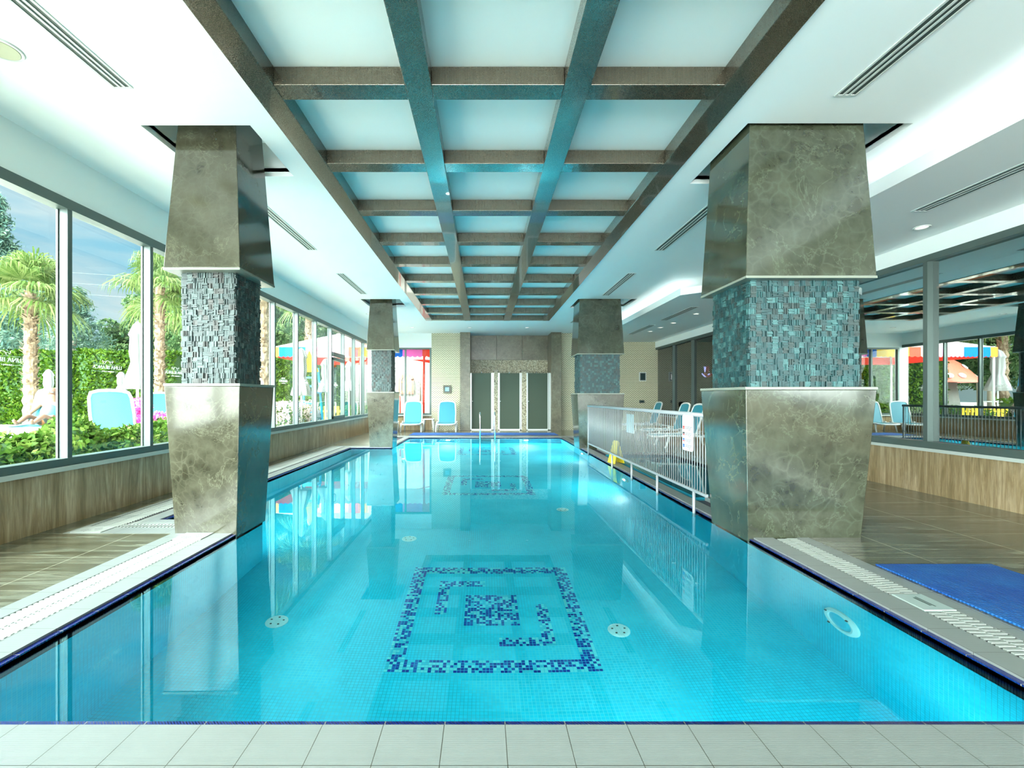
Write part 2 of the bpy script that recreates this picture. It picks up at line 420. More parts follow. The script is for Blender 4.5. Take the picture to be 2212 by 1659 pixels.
# mosaic panels on the pool floor
def mosaic():
    bm = bmn(); T = .025; rnd = random.Random(3)
    def inside(c, r):
        if c < 5 or c >= 55 or r < 5 or r >= 55: return True
        if 11 <= c < 15 and 11 <= r < 33: return True
        if 11 <= c < 28 and 11 <= r < 15: return True
        if 21 <= c < 39 and 21 <= r < 39: return True
        if 45 <= c < 49 and 27 <= r < 49: return True
        if 32 <= c < 49 and 45 <= r < 49: return True
        return False
    for c in range(60):
        for r in range(60):
            if inside(c, r):
                x = (c-30)*T; y = (30-r-1)*T; g_ = .0016
                mi = rnd.choices((0, 1, 2, 3), (34, 14, 32, 20))[0]
                quad(bm, ((x+g_, y+g_, 0), (x+T-g_, y+g_, 0), (x+T-g_, y+T-g_, 0), (x+g_, y+T-g_, 0)), mi)
    return bm
mos = obj('mosaic_floor_panel', mosaic(), [M['t_navy'], M['t_mid'], M['t_aqua'], M['t_light']], kind='structure')
mos.location = (.065, 3.90, -1.2185); mos.rotation_euler[2] = 0
for i, y in enumerate((8.08, 12.3)):
    c = mos.copy(); COL.objects.link(c); c.location = (.075, y, -1.2185)

# ------------------------------------------------------------------ ceiling
CZ = 3.63
recL, recR = (-3.01, -2.05, 4.06, 5.0), (2.30, 3.74, 4.03, 5.17)
recs = [recL, recR, tuple(v+(7.23 if i > 1 else 0) for i, v in enumerate(recL)), tuple(v+(7.23 if i > 1 else 0) for i, v in enumerate(recR))]
grid = (-1.80, 2.04, -1.3, 14.44)
slab('ceiling', [(-4.4, 6.9, -6.5, 18.3)], recs + [grid], CZ, CZ+.09, M['ceil'], kind='structure')
bm = bmn(); box(bm, -4.4, 6.9, -6.5, 18.3, CZ+.36, CZ+.42); obj('ceiling_slab', bm, M['ceil'], kind='structure')
# the upper board seen inside each column recess and above the beams
for i, r in enumerate(recs):
    bm = bmn(); t = .02
    box(bm, r[0]-t, r[0], r[2]-t, r[3]+t, CZ+.05, CZ+.36); box(bm, r[1], r[1]+t, r[2]-t, r[3]+t, CZ+.05, CZ+.36)
    box(bm, r[0], r[1], r[2]-t, r[2], CZ+.05, CZ+.36); box(bm, r[0], r[1], r[3], r[3]+t, CZ+.05, CZ+.36)
    obj('trim_%d' % (4+i), bm, M['ceil'], kind='structure')
bm = bmn(); box(bm, grid[0]+.02, grid[1]-.02, grid[2], grid[3]-.02, CZ+.135, CZ+.16); obj('ceiling_panel', bm, M['ceilp'], kind='structure')
LB = ((-1.80, -1.60), (-.60, -.40), (.615, .815), (1.84, 2.04)); CB = [3.52+1.19*k for k in range(-4, 9)] + [14.25]
beam_grid = empty('beam_grid', (0, 0, CZ), 0, 'dark bronze coffered beam grid set in the white ceiling over the pool', 'ceiling beams')
for a, b in LB:
    bm = bmn(); box(bm, a, b, grid[2], grid[3], CZ-.012, CZ+.135); obj('long_beam', bm, M['bronze'], beam_grid, True, bevel=.003)
for y in CB:
    for k in range(3):
        bm = bmn(); box(bm, LB[k][1]+.002, LB[k+1][0]-.002, y, y+.18, CZ-.008, CZ+.13); obj('cross_beam', bm, M['bronze'], beam_grid, True, bevel=.003)
# lower ceiling on the right with upstand lip
LZ = 3.30
lipline = [(3.98, -6.5), (3.98, 5.3), (4.9, 6.0), (4.9, 8.6), (3.97, 9.35), (3.95, 17.4)]
def strip_low():
    bm = bmn()
    for a, b in zip(lipline, lipline[1:]):
        quad(bm, ((a[0], a[1], LZ), (b[0], b[1], LZ), (6.6, b[1], LZ), (6.6, a[1], LZ)))
        quad(bm, ((a[0]+.03, a[1], LZ+.06), (6.6, a[1], LZ+.06), (6.6, b[1], LZ+.06), (b[0]+.03, b[1], LZ+.06)))
        quad(bm, ((a[0], a[1], LZ), (a[0], a[1], LZ+.14), (b[0], b[1], LZ+.14), (b[0], b[1], LZ)))
        quad(bm, ((a[0]+.03, a[1], LZ), (b[0]+.03, b[1], LZ), (b[0]+.03, b[1], LZ+.14), (a[0]+.03, a[1], LZ+.14)))
        quad(bm, ((a[0], a[1], LZ+.14), (a[0]+.03, a[1], LZ+.14), (b[0]+.03, b[1], LZ+.14), (b[0], b[1], LZ+.14)))
    bmesh.ops.remove_doubles(bm, verts=bm.verts, dist=1e-5)
    return bm
obj('ceiling_lower', strip_low(), M['ceil'], kind='structure')
# cove light line lying behind the lip
M['cove'] = mat('cove_led', (1, 1, 1), .5, emit=(.92, 1, .98), es=4)
for a, b in zip(lipline, lipline[1:]):
    if b[1]-a[1] > 1:
        bm = bmn(); box(bm, a[0]+.14, a[0]+.17, a[1]+.1, b[1]-.1, LZ+.062, LZ+.08)
        obj('cove_light_strip', bm, M['cove'], label='white light line hidden in the ceiling cove, Y %s stretch' % {-6.5: 'nearest', 6.0: 'middle', 9.35: 'farthest'}.get(a[1], 'short'), cat='light')
for o in bpy.data.objects:
    if o.name.startswith('cove_light_strip'):
        o['label'] = 'white light line tucked behind the lip of the right ceiling cove'; o['group'] = 'cove light lines'

# ------------------------------------------------------------------ left window wall
WX = -4.08; GX = -4.165
Z_S, Z_G0, Z_G1, Z_F = .53, .655, 3.09, 3.19
bm = bmn(); box(bm, -4.30, WX, -6.5, 17.4, Z_F, CZ+.05); obj('wall_left', bm, M['white'], kind='structure')
bm = bmn(); box(bm, -4.30, WX, -6.5, 17.4, 0, Z_S); obj('wall_left_wainscot', bm, M['wain'], kind='structure')
bm = bmn(); box(bm, -4.34, WX+.035, -6.5, 17.4, Z_S, Z_S+.045); obj('trim_8', bm, M['sill'], kind='structure', bevel=.004)
mull = [4.538+1.1235*k for k in range(-9, 11)]
def text_mesh(s, size):
    c = bpy.data.curves.new('t', 'FONT'); c.body = s; c.size = size; c.align_x = 'CENTER'; c.extrude = .0008
    o = bpy.data.objects.new('t', c); COL.objects.link(o)
    bpy.context.view_layer.update()
    me = bpy.data.meshes.new_from_object(o.evaluated_get(bpy.context.evaluated_depsgraph_get()))
    bpy.data.objects.remove(o); return me
M['decal'] = mat('white_window_lettering', (.86, .92, .86), .6)
def logo_mesh():
    bm = bmn()
    def add(s, size, y):
        me = text_mesh(s, size); n0 = len(bm.verts); bm.from_mesh(me); bm.verts.ensure_lookup_table()
        for v in bm.verts[n0:]: v.co.y += y
        bpy.data.meshes.remove(me)
    add('LUNA BLANCA', .058, -.02); add('R E S O R T  &  S P A', .018, -.052)
    box(bm, -.185, .185, .030, .033, 0, .0015); box(bm, -.185, -.09, -.048, -.045, 0, .0015); box(bm, .09, .185, -.048, -.045, 0, .0015)
    arc = [( .032*math.cos(a), .045+.028*math.sin(a), 0) for a in [PI*k/12 for k in range(13)]]
    tube(bm, arc, .0022, 5)
    for s in (-1, 1):
        tube(bm, [(s*(.045+.014*math.cos(a)), .050+.012*math.sin(a), 0) for a in [2*PI*k/10 for k in range(9)]], .0016, 5)
        tube(bm, [(s*.062, .05, 0), (s*.072, .062, 0), (s*.066, .075, 0)], .0016, 5)
    # local x -> world -Y (reads from outside), local y -> Z
    bmesh.ops.transform(bm, verts=bm.verts, matrix=Matrix(((0, 0, -1, 0), (-1, 0, 0, 0), (0, 1, 0, 0), (0, 0, 0, 1))))
    return bm
lbm = logo_mesh(); LOGO = bpy.data.meshes.new('window_lettering'); lbm.to_mesh(LOGO); lbm.free(); LOGO.materials.append(M['decal'])
wi = 0
for i in range(len(mull)):
    y0 = mull[i]; y1 = mull[i+1] if i+1 < len(mull) else 17.36
    wi += 1
    w = empty('window_%d' % wi, (WX, y0, Z_S), kind='structure')
    bm = bmn(); box(bm, -4.17, WX, y0, y0+.052, Z_S+.10, Z_F-.09); box(bm, -4.185, -4.165, y0-.012, y0, Z_S+.1, Z_F-.09)
    obj('mullion', bm, M['frame'], w, True)
    bm = bmn(); box(bm, -4.20, WX+.012, y0, y1, Z_S+.045, Z_G0-.005); obj('bottom_rail', bm, M['frame'], w, True)
    bm = bmn(); box(bm, -4.20, WX+.012, y0, y1, Z_G1, Z_F); obj('top_rail', bm, M['frame'], w, True)
    bm = bmn(); box(bm, GX-.006, GX, y0+.052, y1, Z_G0-.01, Z_G1+.005); obj('glass', bm, M['glass'], w, True)
    lo = bpy.data.objects.new('lettering', LOGO); COL.objects.link(lo); lo.parent = w; lo.location = (GX+.004-WX, (y0+y1+.05)/2-y0, 1.575-Z_S)
    if abs(y0-12.4) < .1:
        s = empty('opening_sash', (WX, y0, 0)); s.parent = w; s.location = (0, 0, 0)
        bm = bmn(); d0, d1 = -4.15, WX+.03
        for (a, b, c, d) in ((y0+.06, y0+.12, Z_G0, 2.30), (y1-.08, y1-.02, Z_G0, 2.30), (y0+.06, y1-.02, Z_G0, Z_G0+.07), (y0+.06, y1-.02, 2.24, 2.32), (y0+.05, y1, 2.36, 2.46)):
            box(bm, d0, d1, a, b, c, d)
        bmesh.ops.translate(bm, verts=bm.verts, vec=-w.location)
        o = obj('sash_frame', bm, M['frame'], w, bevel=.004); bpy.data.objects.remove(s)
        bm = bmn(); tube(bm, [(WX+.03, y0+.09, 1.30), (WX+.08, y0+.09, 1.32), (WX+.085, y0+.09, 1.42), (WX+.08, y0+.09, 1.5), (WX+.03, y0+.09, 1.52)], .011, 8)
        bmesh.ops.translate(bm, verts=bm.verts, vec=-w.location); obj('handle', bm, M['frame_dark'], w)

# ------------------------------------------------------------------ back wall
BY = 17.36
bm = bmn()
box(bm, -4.30, -1.96, BY, BY+.2, 3.09, CZ+.05); box(bm, -4.3, -3.98, BY, BY+.2, .56, 3.09); obj('wall_back_left', bm, M['white'], kind='structure')
bm = bmn(); box(bm, -4.30, -1.96, BY, BY+.2, 0, .53); obj('wall_back_wainscot', bm, M['wain'], kind='structure')
bm = bmn(); box(bm, -4.08, -1.96, BY-.04, BY+.22, .53, .57); obj('trim_9', bm, M['sill'], kind='structure')
w = empty('window_21', (-3, BY, .57), kind='structure')
for a, b in ((-3.98, -3.92), (-2.97, -2.91), (-2.03, -1.965)):
    bm = bmn(); box(bm, a, b, BY, BY+.10, .62, 3.03); obj('mullion', bm, M['frame'], w, True)
bm = bmn(); box(bm, -3.98, -1.965, BY, BY+.1, .57, .63); obj('bottom_rail', bm, M['frame'], w, True)
bm = bmn(); box(bm, -3.98, -1.965, BY, BY+.1, 3.03, 3.09); obj('top_rail', bm, M['frame'], w, True)
bm = bmn(); box(bm, -3.93, -2.0, BY+.05, BY+.056, .6, 3.05); obj('glass', bm, M['glass'], w, True)
bm = bmn(); box(bm, -1.96, -.86, BY, BY+.25, 0, CZ+.05); box(bm, 2.86, 6.6, BY, BY+.25, 0, CZ+.05); obj('wall_back', bm, M['weave'], kind='structure')
for n, (a, b) in enumerate(((-.87, -.50), (2.49, 2.865))):
    bm = bmn(); box(bm, a, b, 17.08, 18.1, 0, CZ+.05)
    obj('pilaster', bm, M['marble_wall'], kind='structure', bevel=.004)
bm = bmn(); box(bm, -.6, 2.6, 18.05, 18.2, 0, 2.68); obj('wall_shower', bm, M['pebble'], kind='structure')
def marb_panels():
    bm = bmn()
    for a, b in ((-.5, .49), (.495, 1.49), (1.495, 2.49)): box(bm, a, b, 18.0, 18.2, 2.68, CZ+.05)
    return bm
obj('wall_shower_upper', marb_panels(), M['marble_wall'], kind='structure', bevel=.004)
for a, b in ((.385, .526), (1.418, 1.59)):
    bm = bmn(); box(bm, a, b, 17.22, 18.05, 0, 2.19); obj('shower_partition', bm, M['pebble'], kind='structure')
    bm = bmn(); box(bm, a-.02, b+.02, 17.20, 18.05, 2.19, 2.25); obj('shower_partition_cap', bm, M['marble_wall'], kind='structure')
M['jamb'] = mat('white_aluminium_jamb', (.5, .56, .54), .3, .2)
DX = ((-.522, -.453, .276, .385), (.526, .595, 1.339, 1.418), (1.59, 1.646, 2.387, 2.49))
for k, (a, b, c, d) in enumerate(DX):
    t = empty('door_%d' % (k+1), ((a+d)/2, 17.3, 0), kind='structure')
    bm = bmn(); box(bm, a+.004, b, 17.27, 17.33, .02, 2.14); box(bm, c, d-.004, 17.27, 17.33, .02, 2.14); box(bm, b, c, 17.27, 17.33, .0, .045)
    obj('jamb', bm, M['jamb'], t, True)
    bm = bmn(); box(bm, c+.03, c+.045, 17.262, 17.27, .02, 2.14); obj('hinge_strip', bm, M['frame_dark'], t, True)
    bm = bmn(); box(bm, b, c, 17.295, 17.305, .05, 2.13); obj('door_panel', bm, M['frost'], t, True)
    bm = bmn(); bmesh.ops.create_uvsphere(bm, u_segments=12, v_segments=8, radius=.022, matrix=Matrix.Translation((b+.03, 17.275, 1.08)))
    obj('door_knob', bm, M['chrome'], t, True, smooth=True)
for k, x in enumerate((-.09, .98, 2.03)):
    t = empty('shower_head', (x, 17.9, 2.2), 0, 'chrome shower head above the %s frosted shower door' % ('left', 'middle', 'right')[k], 'shower head', 'shower heads')
    bm = bmn(); tube(bm, [(0, .15, 0), (0, .02, .03), (0, -.10, .0)], .012, 8); obj('arm', bm, M['chrome'], t)
    bm = bmn(); lathe(bm, [(.045, -.05), (.045, -.035), (.014, 0)], 0, -.11, 16); obj('rose', bm, M['chrome'], t, smooth=True)
# wall panels
def wall_panel(name, x, z, wd, hg, label, cat, fr, sc, rim):
    t = empty(name, (x, BY-.02, z), 0, label, cat)
    bm = bmn(); box(bm, -wd/2, wd/2, -.02, .02, -hg/2, hg/2); obj('frame', bm, fr, t, bevel=.004)
    bm = bmn(); box(bm, -wd/2+rim, wd/2-rim, -.03, -.02, -hg/2+rim, hg/2-rim); obj('bezel', bm, M['frame_dark'], t)
    bm = bmn(); box(bm, -wd/2+rim+.025, wd/2-rim-.025, -.034, -.03, -hg/2+rim+.03, hg/2-rim-.03); obj('screen', bm, sc, t)
M['screen'] = mat('blue_grey_screen', (.12, .30, .36), .1)
M['screen_dark'] = mat('dark_screen', (.01, .03, .03), .1)
wall_panel('control_panel', -1.37, 1.53, .30, .31, 'small square control panel on the woven tile wall above the lounger', 'control panel', M['marble_wall'], M['screen'], .05)
wall_panel('wall_display', 5.95, 2.0, .26, .34, 'dark framed wall display on the woven tile wall beside the dark glass', 'display', M['jamb'], M['screen_dark'], .03)
t = empty('wall_socket', (5.92, BY-.02, 1.07), 0, 'small black socket low on the woven wall under the dark display', 'socket')
bm = bmn(); box(bm, -.09, .09, -.02, .02, -.05, .05); obj('plate', bm, M['frame_dark'], t)
bm = bmn(); box(bm, -.05, .05, -.025, -.02, -.02, .02); obj('cover', bm, M['screen_dark'], t)

# ------------------------------------------------------------------ right glass wall, with the dark room behind it
RX, RXF, YJ = 5.73, 6.43, 8.2
def right_wall(x, y0, y1, ms, k0, tag_):
    global wi
    bm = bmn(); box(bm, x, x+.25, y0, y1, 0, .545); obj('wall_right_%s_wainscot' % tag_, bm, M['wain'], kind='structure')
    bm = bmn(); box(bm, x-.02, x+.2, y0, y1, .545, .585); obj('trim_%d' % (20+k0), bm, M['sill'], kind='structure')
    bm = bmn(); box(bm, x, x+.25, y0, y1, 3.08, LZ+.05); obj('wall_right_%s' % tag_, bm, M['white'], kind='structure')
    for i in range(len(ms)-1):
        a, b = ms[i], ms[i+1]
        w = empty('window_%d' % (30+k0+i), (x, a, .585), kind='structure')
        bm = bmn(); box(bm, x+.0, x+.12, a, a+.06, .66, 3.02); obj('mullion', bm, M['frame'], w, True)
        bm = bmn(); box(bm, x-.01, x+.12, a, b, .585, .67); obj('bottom_rail', bm, M['frame'], w, True)
        bm = bmn(); box(bm, x-.01, x+.12, a, b, 3.0, 3.08); obj('top_rail', bm, M['frame'], w, True)
        bm = bmn(); box(bm, x+.075, x+.083, a+.06, b, .66, 3.01); obj('glass', bm, M['tint'] if tag_ == 'near' else M['tint_far'], w, True)
right_wall(RX, -6.5, YJ, [-6.5, -4.2, -1.6, 1.0, 3.4, 5.98, YJ-.02], 0, 'near')
right_wall(RXF, YJ, 17.36, [YJ, 10.0, 11.5, 12.95, 14.3, 15.75, 17.3], 10, 'far')
bm = bmn(); box(bm, RX, RXF+.25, YJ, YJ+.12, 0, CZ); obj('wall_right_return', bm, M['white'], kind='structure')
M['dark'] = mat('dark_room_wall', (.015, .018, .017), .8)
bm = bmn()
box(bm, 10.4, 10.5, -6.5, 18.5, -.1, 3.8); box(bm, 6.7, 10.5, -6.6, -6.5, -.1, 3.8); box(bm, 6.7, 10.5, 18.3, 18.5, -.1, 3.8)
obj('wall_dark_room', bm, M['dark'], kind='structure')
bm = bmn(); box(bm, 5.98, 10.5, -6.5, 18.5, 3.55, 3.7); obj('ceiling_dark_room', bm, M['dark'], kind='structure')
bm = bmn(); box(bm, 6.5, 10.5, -6.5, 18.5, -.12, 0); box(bm, 5.98, 6.5, -6.5, 8.2, .001, .01); obj('floor_dark_room', bm, M['dark'], kind='structure')
# orange light lines in the dark room
M['orange'] = mat('orange_led', (.9, .3, .1), .5, emit=(1, .22, .06), es=1.1)
for x, z, s in ((6.92, 3.36, 'front'), (8.55, 3.30, 'rear')):
    bm = bmn(); box(bm, x, x+.03, -3, 14.5, z, z+.03)
    obj('led_line', bm, M['orange'], label='orange light line on the dark ceiling behind the right glass, %s of two' % ('nearer the glass' if s == 'front' else 'farther back'), cat='light')
    if True:
        bm = bmn(); box(bm, x+.0, x+.04, -3, 14.5, z+.03, 3.55); obj('dark_bulkhead', bm, M['dark'], kind='structure')
# neon sign
M['neon'] = mat('violet_neon', (.6, .5, 1), .4, emit=(.55, .42, 1), es=9)
M['neon_red'] = mat('red_neon_back', (.5, .02, .05), .4, emit=(1, .03, .08), es=.8)
t = empty('neon_sign', (7.14, 14.85, 2.05), 0, 'violet and red neon sign glowing behind the dark glass wall', 'neon sign')
def neon(bm, r, dx=0):
    tube(bm, [(dx, -.02, .17), (dx, .03, .0), (dx, .08, .17)], r, 8)
    tube(bm, [(dx, -.16+.5*u, -.06-.09*math.sin(PI*min(1, u*1.1))) for u in [k/12 for k in range(13)]], r*1.2, 8)
for nm, r, mm, dx in (('letter_tube', .016, 'neon', -.06), ('backing', .032, 'neon_red', .03)):
    bm = bmn(); neon(bm, r, dx)
    bmesh.ops.transform(bm, verts=bm.verts, matrix=Matrix.Rotation(-.9, 4, 'Z'))
    obj(nm, bm, M[mm], t)

# ------------------------------------------------------------------ columns
def stone_part(cx, cy, ax, ay, z0, z1, seed):
    bm = bmn(); rnd = random.Random(seed); cl = bm.loops.layers.float_color.new('tint')
    T = .049
    pal = ((.008, .050, .052), (.012, .066, .07), (.020, .088, .09), (.010, .056, .06), (.05, .145, .145), (.020, .046, .044)) if seed == 2 else ((.026, .055, .052), (.033, .072, .068), (.044, .088, .083), (.028, .062, .059), (.070, .118, .110), (.040, .048, .042))
    faces = (((-1, 0, 0), ay), ((1, 0, 0), ay), ((0, -1, 0), ax), ((0, 1, 0), ax))
    nz = int(round((z1-z0)/T)); tz = (z1-z0)/nz
    for (nx, ny, _), half in faces:
        n = int(round(2*half/T)); tw = 2*half/n
        for i in range(n):
            for j in range(nz):
                col = rnd.choice(pal); horiz = (i+j) % 2 == 0
                if rnd.random() < .12: horiz = not horiz
                ns_ = rnd.choice((5, 6, 7)); cuts = sorted([0, 1]+[ (k+rnd.uniform(-.25, .25))/ns_ for k in range(1, ns_)])
                for a, b in zip(cuts, cuts[1:]):
                    d = rnd.choice((.001, .004, .008, .012, .017))*rnd.uniform(.7, 1.1); k = rnd.uniform(.8, 1.2)
                    if horiz: u0, u1, v0, v1 = 0, 1, a, b
                    else: u0, u1, v0, v1 = a, b, 0, 1
                    s0 = -half+(i+u0)*tw; s1 = -half+(i+u1)*tw; w0 = z0+(j+v0)*tz; w1 = z0+(j+v1)*tz
                    f0 = len(bm.faces)
                    if nx: x0 = cx+nx*(ax-.004); x1 = cx+nx*(ax+d); vs = box(bm, min(x0, x1), max(x0, x1), cy+s0, cy+s1, w0, w1)
                    else: y0 = cy+ny*(ay-.004); y1 = cy+ny*(ay+d); vs = box(bm, cx+s0, cx+s1, min(y0, y1), max(y0, y1), w0, w1)
                    cc = (col[0]*k, col[1]*k, col[2]*k, 1)
                    for f in {f for v in vs for f in v.link_faces}:
                        for l in f.loops: l[cl] = cc
    return bm
def column(cx, cy, b, zf, mb, zu, ub, tp, m, seed, label):
    """b bottom half sizes, zf (z, ax, ay) flare top, mb mosaic halves, zu upper flare bottom z, ub halves, tp top halves"""
    t = empty('column', (0, 0, 0), 0, label, 'column', kind='thing')
    bm = bmn(); frustum(bm, 0, 0, -.05, b[0], b[1], zf[0]-.025, zf[1], zf[2]); obj('base_flare', bm, m, t, bevel=.005)
    bm = bmn(); box(bm, -zf[1]-.006, zf[1]+.006, -zf[2]-.006, zf[2]+.006, zf[0]-.025, zf[0]); obj('ledge', bm, M['lip'], t, bevel=.003)
    bm = bmn(); box(bm, -mb[0]+.006, mb[0]-.006, -mb[1]+.006, mb[1]-.006, zf[0], zu); obj('core', bm, M['stone_dark'], t)
    obj('split_stone_band', stone_part(0, 0, mb[0]-.006, mb[1]-.006, zf[0], zu, seed), M['stone'], t)
    bm = bmn(); box(bm, -ub[0]-.004, ub[0]+.004, -ub[1]-.004, ub[1]+.004, zu, zu+.022); obj('lower_lip', bm, M['lip'], t, bevel=.003)
    bm = bmn(); frustum(bm, 0, 0, zu+.022, ub[0], ub[1], CZ+.30, tp[0], tp[1]); obj('top_flare', bm, m, t, bevel=.005)
    t.location = (cx, cy, 0); return t
cL = column(-2.545, 4.52, (.28, .28), (1.371, .341, .341), (.246, .246), 2.394, (.345, .345), (.256, .256), M['marble'], 1, 'olive marble column with waisted stone band at the left pool edge, nearest the camera')
cR = column(2.845, 4.435, (.50, .325), (1.336, .570, .415), (.486, .330), 2.28, (.567, .417), (.487, .345), M['marble2'], 2, 'wide grey marble column with teal stone band at the right pool edge, nearest the camera')
c = copy_tree(cL); c.location.y += 7.23; c['label'] = 'narrow olive marble column with waisted stone band by the far left pool edge'
c = copy_tree(cR); c.location.y += 7.23; c['label'] = 'wide grey marble column with waisted teal stone band behind the far end of the railing'

# ------------------------------------------------------------------ ceiling fittings
def vent(x0, x1, y0, y1, z, label, group, nsl=3):
    t = empty('ceiling_vent', ((x0+x1)/2, (y0+y1)/2, z), 0, label, 'air vent', group)
    wd = x1-x0; ln = y1-y0; f = .018
    bm = bmn(); box(bm, -wd/2, -wd/2+f, -ln/2, ln/2, -.006, .004); box(bm, wd/2-f, wd/2, -ln/2, ln/2, -.006, .004); box(bm, -wd/2+f, wd/2-f, -ln/2, -ln/2+f, -.006, .004); box(bm, -wd/2+f, wd/2-f, ln/2-f, ln/2, -.006, .004)
    obj('frame', bm, M['plastic'], t)
    bm = bmn(); box(bm, -wd/2+f, wd/2-f, -ln/2+f, ln/2-f, -.0012, .002); obj('slot_backing', bm, M['frame_dark'], t)
    bm = bmn(); p = (wd-2*f)/nsl
    for k in range(1, nsl): box(bm, -wd/2+f+k*p-.009, -wd/2+f+k*p+.009, -ln/2+f, ln/2-f, -.006, -.0012)
    obj('slat', bm, M['plastic'], t)
for n, (a, b) in enumerate(((1.85, 3.57), (5.75, 7.50), (8.93, 10.72))):
    vent(-2.85, -2.70, a, b, CZ, 'long slotted vent in the ceiling by the windows, %s' % ('nearest the camera', 'just beyond the near left column', 'in front of the far left column')[n], 'vents on the window side')
for n, (a, b) in enumerate(((1.9, 3.66), (5.65, 7.53), (8.91, 10.87), (13.2, 14.9))):
    vent(2.77, 2.94, a, b, CZ, 'long slotted ceiling vent right of the beams, %s' % ('nearest the camera', 'behind the near right column', 'in front of the far right column', 'behind the far right column')[n], 'vents right of the beam grid')
for n, (a, b) in enumerate(((3.3, 5.12), (10.55, 12.42), (13.2, 15.2))):
    vent(4.72, 4.9, a, b, LZ, 'slotted vent in the lower right ceiling, %s' % ('above the near glass wall', 'first beyond the near right column', 'farthest back')[n], 'vents in the lower right ceiling')
M['bulb'] = mat('lamp_glass', (.9, .9, .85), .3, emit=(1, .95, .85), es=.7)
def downlight(x, y, z, label, group, r=.085, energy=0):
    t = empty('downlight', (x, y, z), 0, label, 'downlight', group)
    bm = bmn(); seg = 24
    for k in range(seg):
        a0, a1 = 2*PI*k/seg, 2*PI*(k+1)/seg
        P = lambda rr, a, zz: (rr*math.cos(a), rr*math.sin(a), zz)
        quad(bm, (P(r, a0, 0), P(r, a1, 0), P(r*.98, a1, -.008), P(r*.98, a0, -.008)))
        quad(bm, (P(r*.98, a0, -.008), P(r*.98, a1, -.008), P(r*.8, a1, -.009), P(r*.8, a0, -.009)))
        quad(bm, (P(r*.8, a0, -.009), P(r*.8, a1, -.009), P(r*.7, a1, -.002), P(r*.7, a0, -.002)))
    bmesh.ops.remove_doubles(bm, verts=bm.verts, dist=1e-6)
    obj('trim_ring', bm, M['plastic'], t)
    bm = bmn(); bmesh.ops.create_circle(bm, cap_ends=True, radius=r*.72, segments=24, matrix=Matrix.Translation((0, 0, -.0025)) @ Matrix.Rotation(PI, 4, 'X'))
    obj('lens', bm, M['bulb'], t)
    if energy:
        l = bpy.data.lights.new('downlight_lamp', 'SPOT'); l.energy = energy; l.spot_size = 1.45; l.spot_blend = 1; l.shadow_soft_size = .06; l.color = (1, .97, .88)
        o = bpy.data.objects.new('downlight_lamp', l); COL.objects.link(o); o.parent = t; o.location = (0, 0, -.02)
    return t
for n, (x, y) in enumerate(((5.3, 5.6), (5.25, 11.45), (5.27, 12.85), (5.23, 13.7), (5.22, 14.5))):
    downlight(x, y, LZ, ('round downlight in the lower right ceiling near the camera', 'round downlight in the lower right ceiling, first beyond the near right column', 'round downlight in the lower right ceiling, second beyond the near right column', 'round downlight in the lower right ceiling, third beyond the near right column', 'round downlight in the lower right ceiling, farthest back')[n], 'downlights on the right', energy=60)
for n, (x, y) in enumerate(((-3.3, 13.3), (-2.46, 15.92), (-.48, 15.92), (1.49, 15.92))):
    downlight(x, y, CZ, ('round downlight near the window wall behind the far left column', 'round ceiling downlight at the back, left of three beyond the beams', 'round ceiling downlight at the back, middle of three beyond the beams', 'round ceiling downlight at the back, right of three beyond the beams')[n], 'downlights at the back', energy=230)
t = empty('ceiling_speaker', (-3.30, 3.16, CZ), 0, 'round cream ceiling speaker at the left edge near the long vent', 'speaker')
bm = bmn(); lathe(bm, [(.125, 0), (.12, -.010), (.105, -.011), (.10, -.004)][::-1], 0, 0, 32); obj('rim', bm, M['plastic'], t)
bm = bmn(); lathe(bm, [(.10, -.012), (.10, -.004)], 0, 0, 32); obj('grille', bm, mat('speaker_mesh', (.45, .46, .33), .7), t)

# ------------------------------------------------------------------ drain grates
def grate(x0, x1, y0, y1, along, label):
    """two rows of cross bars over a dark channel"""
    t = empty('drain_grate', ((x0+x1)/2, (y0+y1)/2, 0), 0, label, 'drain grate', 'white drain grates round the pool')
    bm = bmn()
    if along == 'y':
        w = x1-x0; xm = (x0+x1)/2; n = int((y1-y0)/.034); p = (y1-y0)/n
        box(bm, xm-.006, xm+.006, y0, y1, -.03, -.002)
        for k in range(n):
            y = y0+k*p
            box(bm, x0+.004, xm-.006, y, y+.017, -.010, 0.001); box(bm, xm+.006, x1-.004, y+p*.5, y+p*.5+.017, -.010, .001)
    else:
        ym = (y0+y1)/2; n = int((x1-x0)/.034); p = (x1-x0)/n
        box(bm, x0, x1, ym-.006, ym+.006, -.03, -.002)
        for k in range(n):
            x = x0+k*p
            box(bm, x, x+.017, y0+.004, ym-.006, -.010, .001); box(bm, x+p*.5, x+p*.5+.017, ym+.006, y1-.004, -.010, .001)
    obj('bars', bm, M['grate'], t, True)
gx0, gx1 = -2.72, PX0-lip-CW-.005
rx0, rx1 = PX1+lip+CW+.01, PX1+.405
ny0, ny1 = PN-.435, PN-.247
grate(gx0, gx1, ny1, 4.03, 'y', 'white slatted drain grate along the left pool edge, nearest the camera')
grate(rx0, rx1, 2.93, 4.09, 'y', 'white slatted drain grate on the right pool edge beyond the steel cover plate')
grate(rx0, rx1, ny1, 2.70, 'y', 'white slatted drain grate on the right pool edge nearer than the steel cover plate')
grate(gx1, rx0, ny0, ny1, 'x', 'white slatted drain grate along the near end of the pool')
grate(-3.79, -3.52, 4.45, 11.6, 'y', 'white slatted drain grate beside the pool recess under the windows')
grate(-3.50, -2.85, 4.44, 4.62, 'x', 'short white drain grate crossing behind the near left column')
grate(-2.7, 2.55, PF+lip+CW+.01, PF+.295, 'x', 'white slatted drain grate along the far end of the pool')
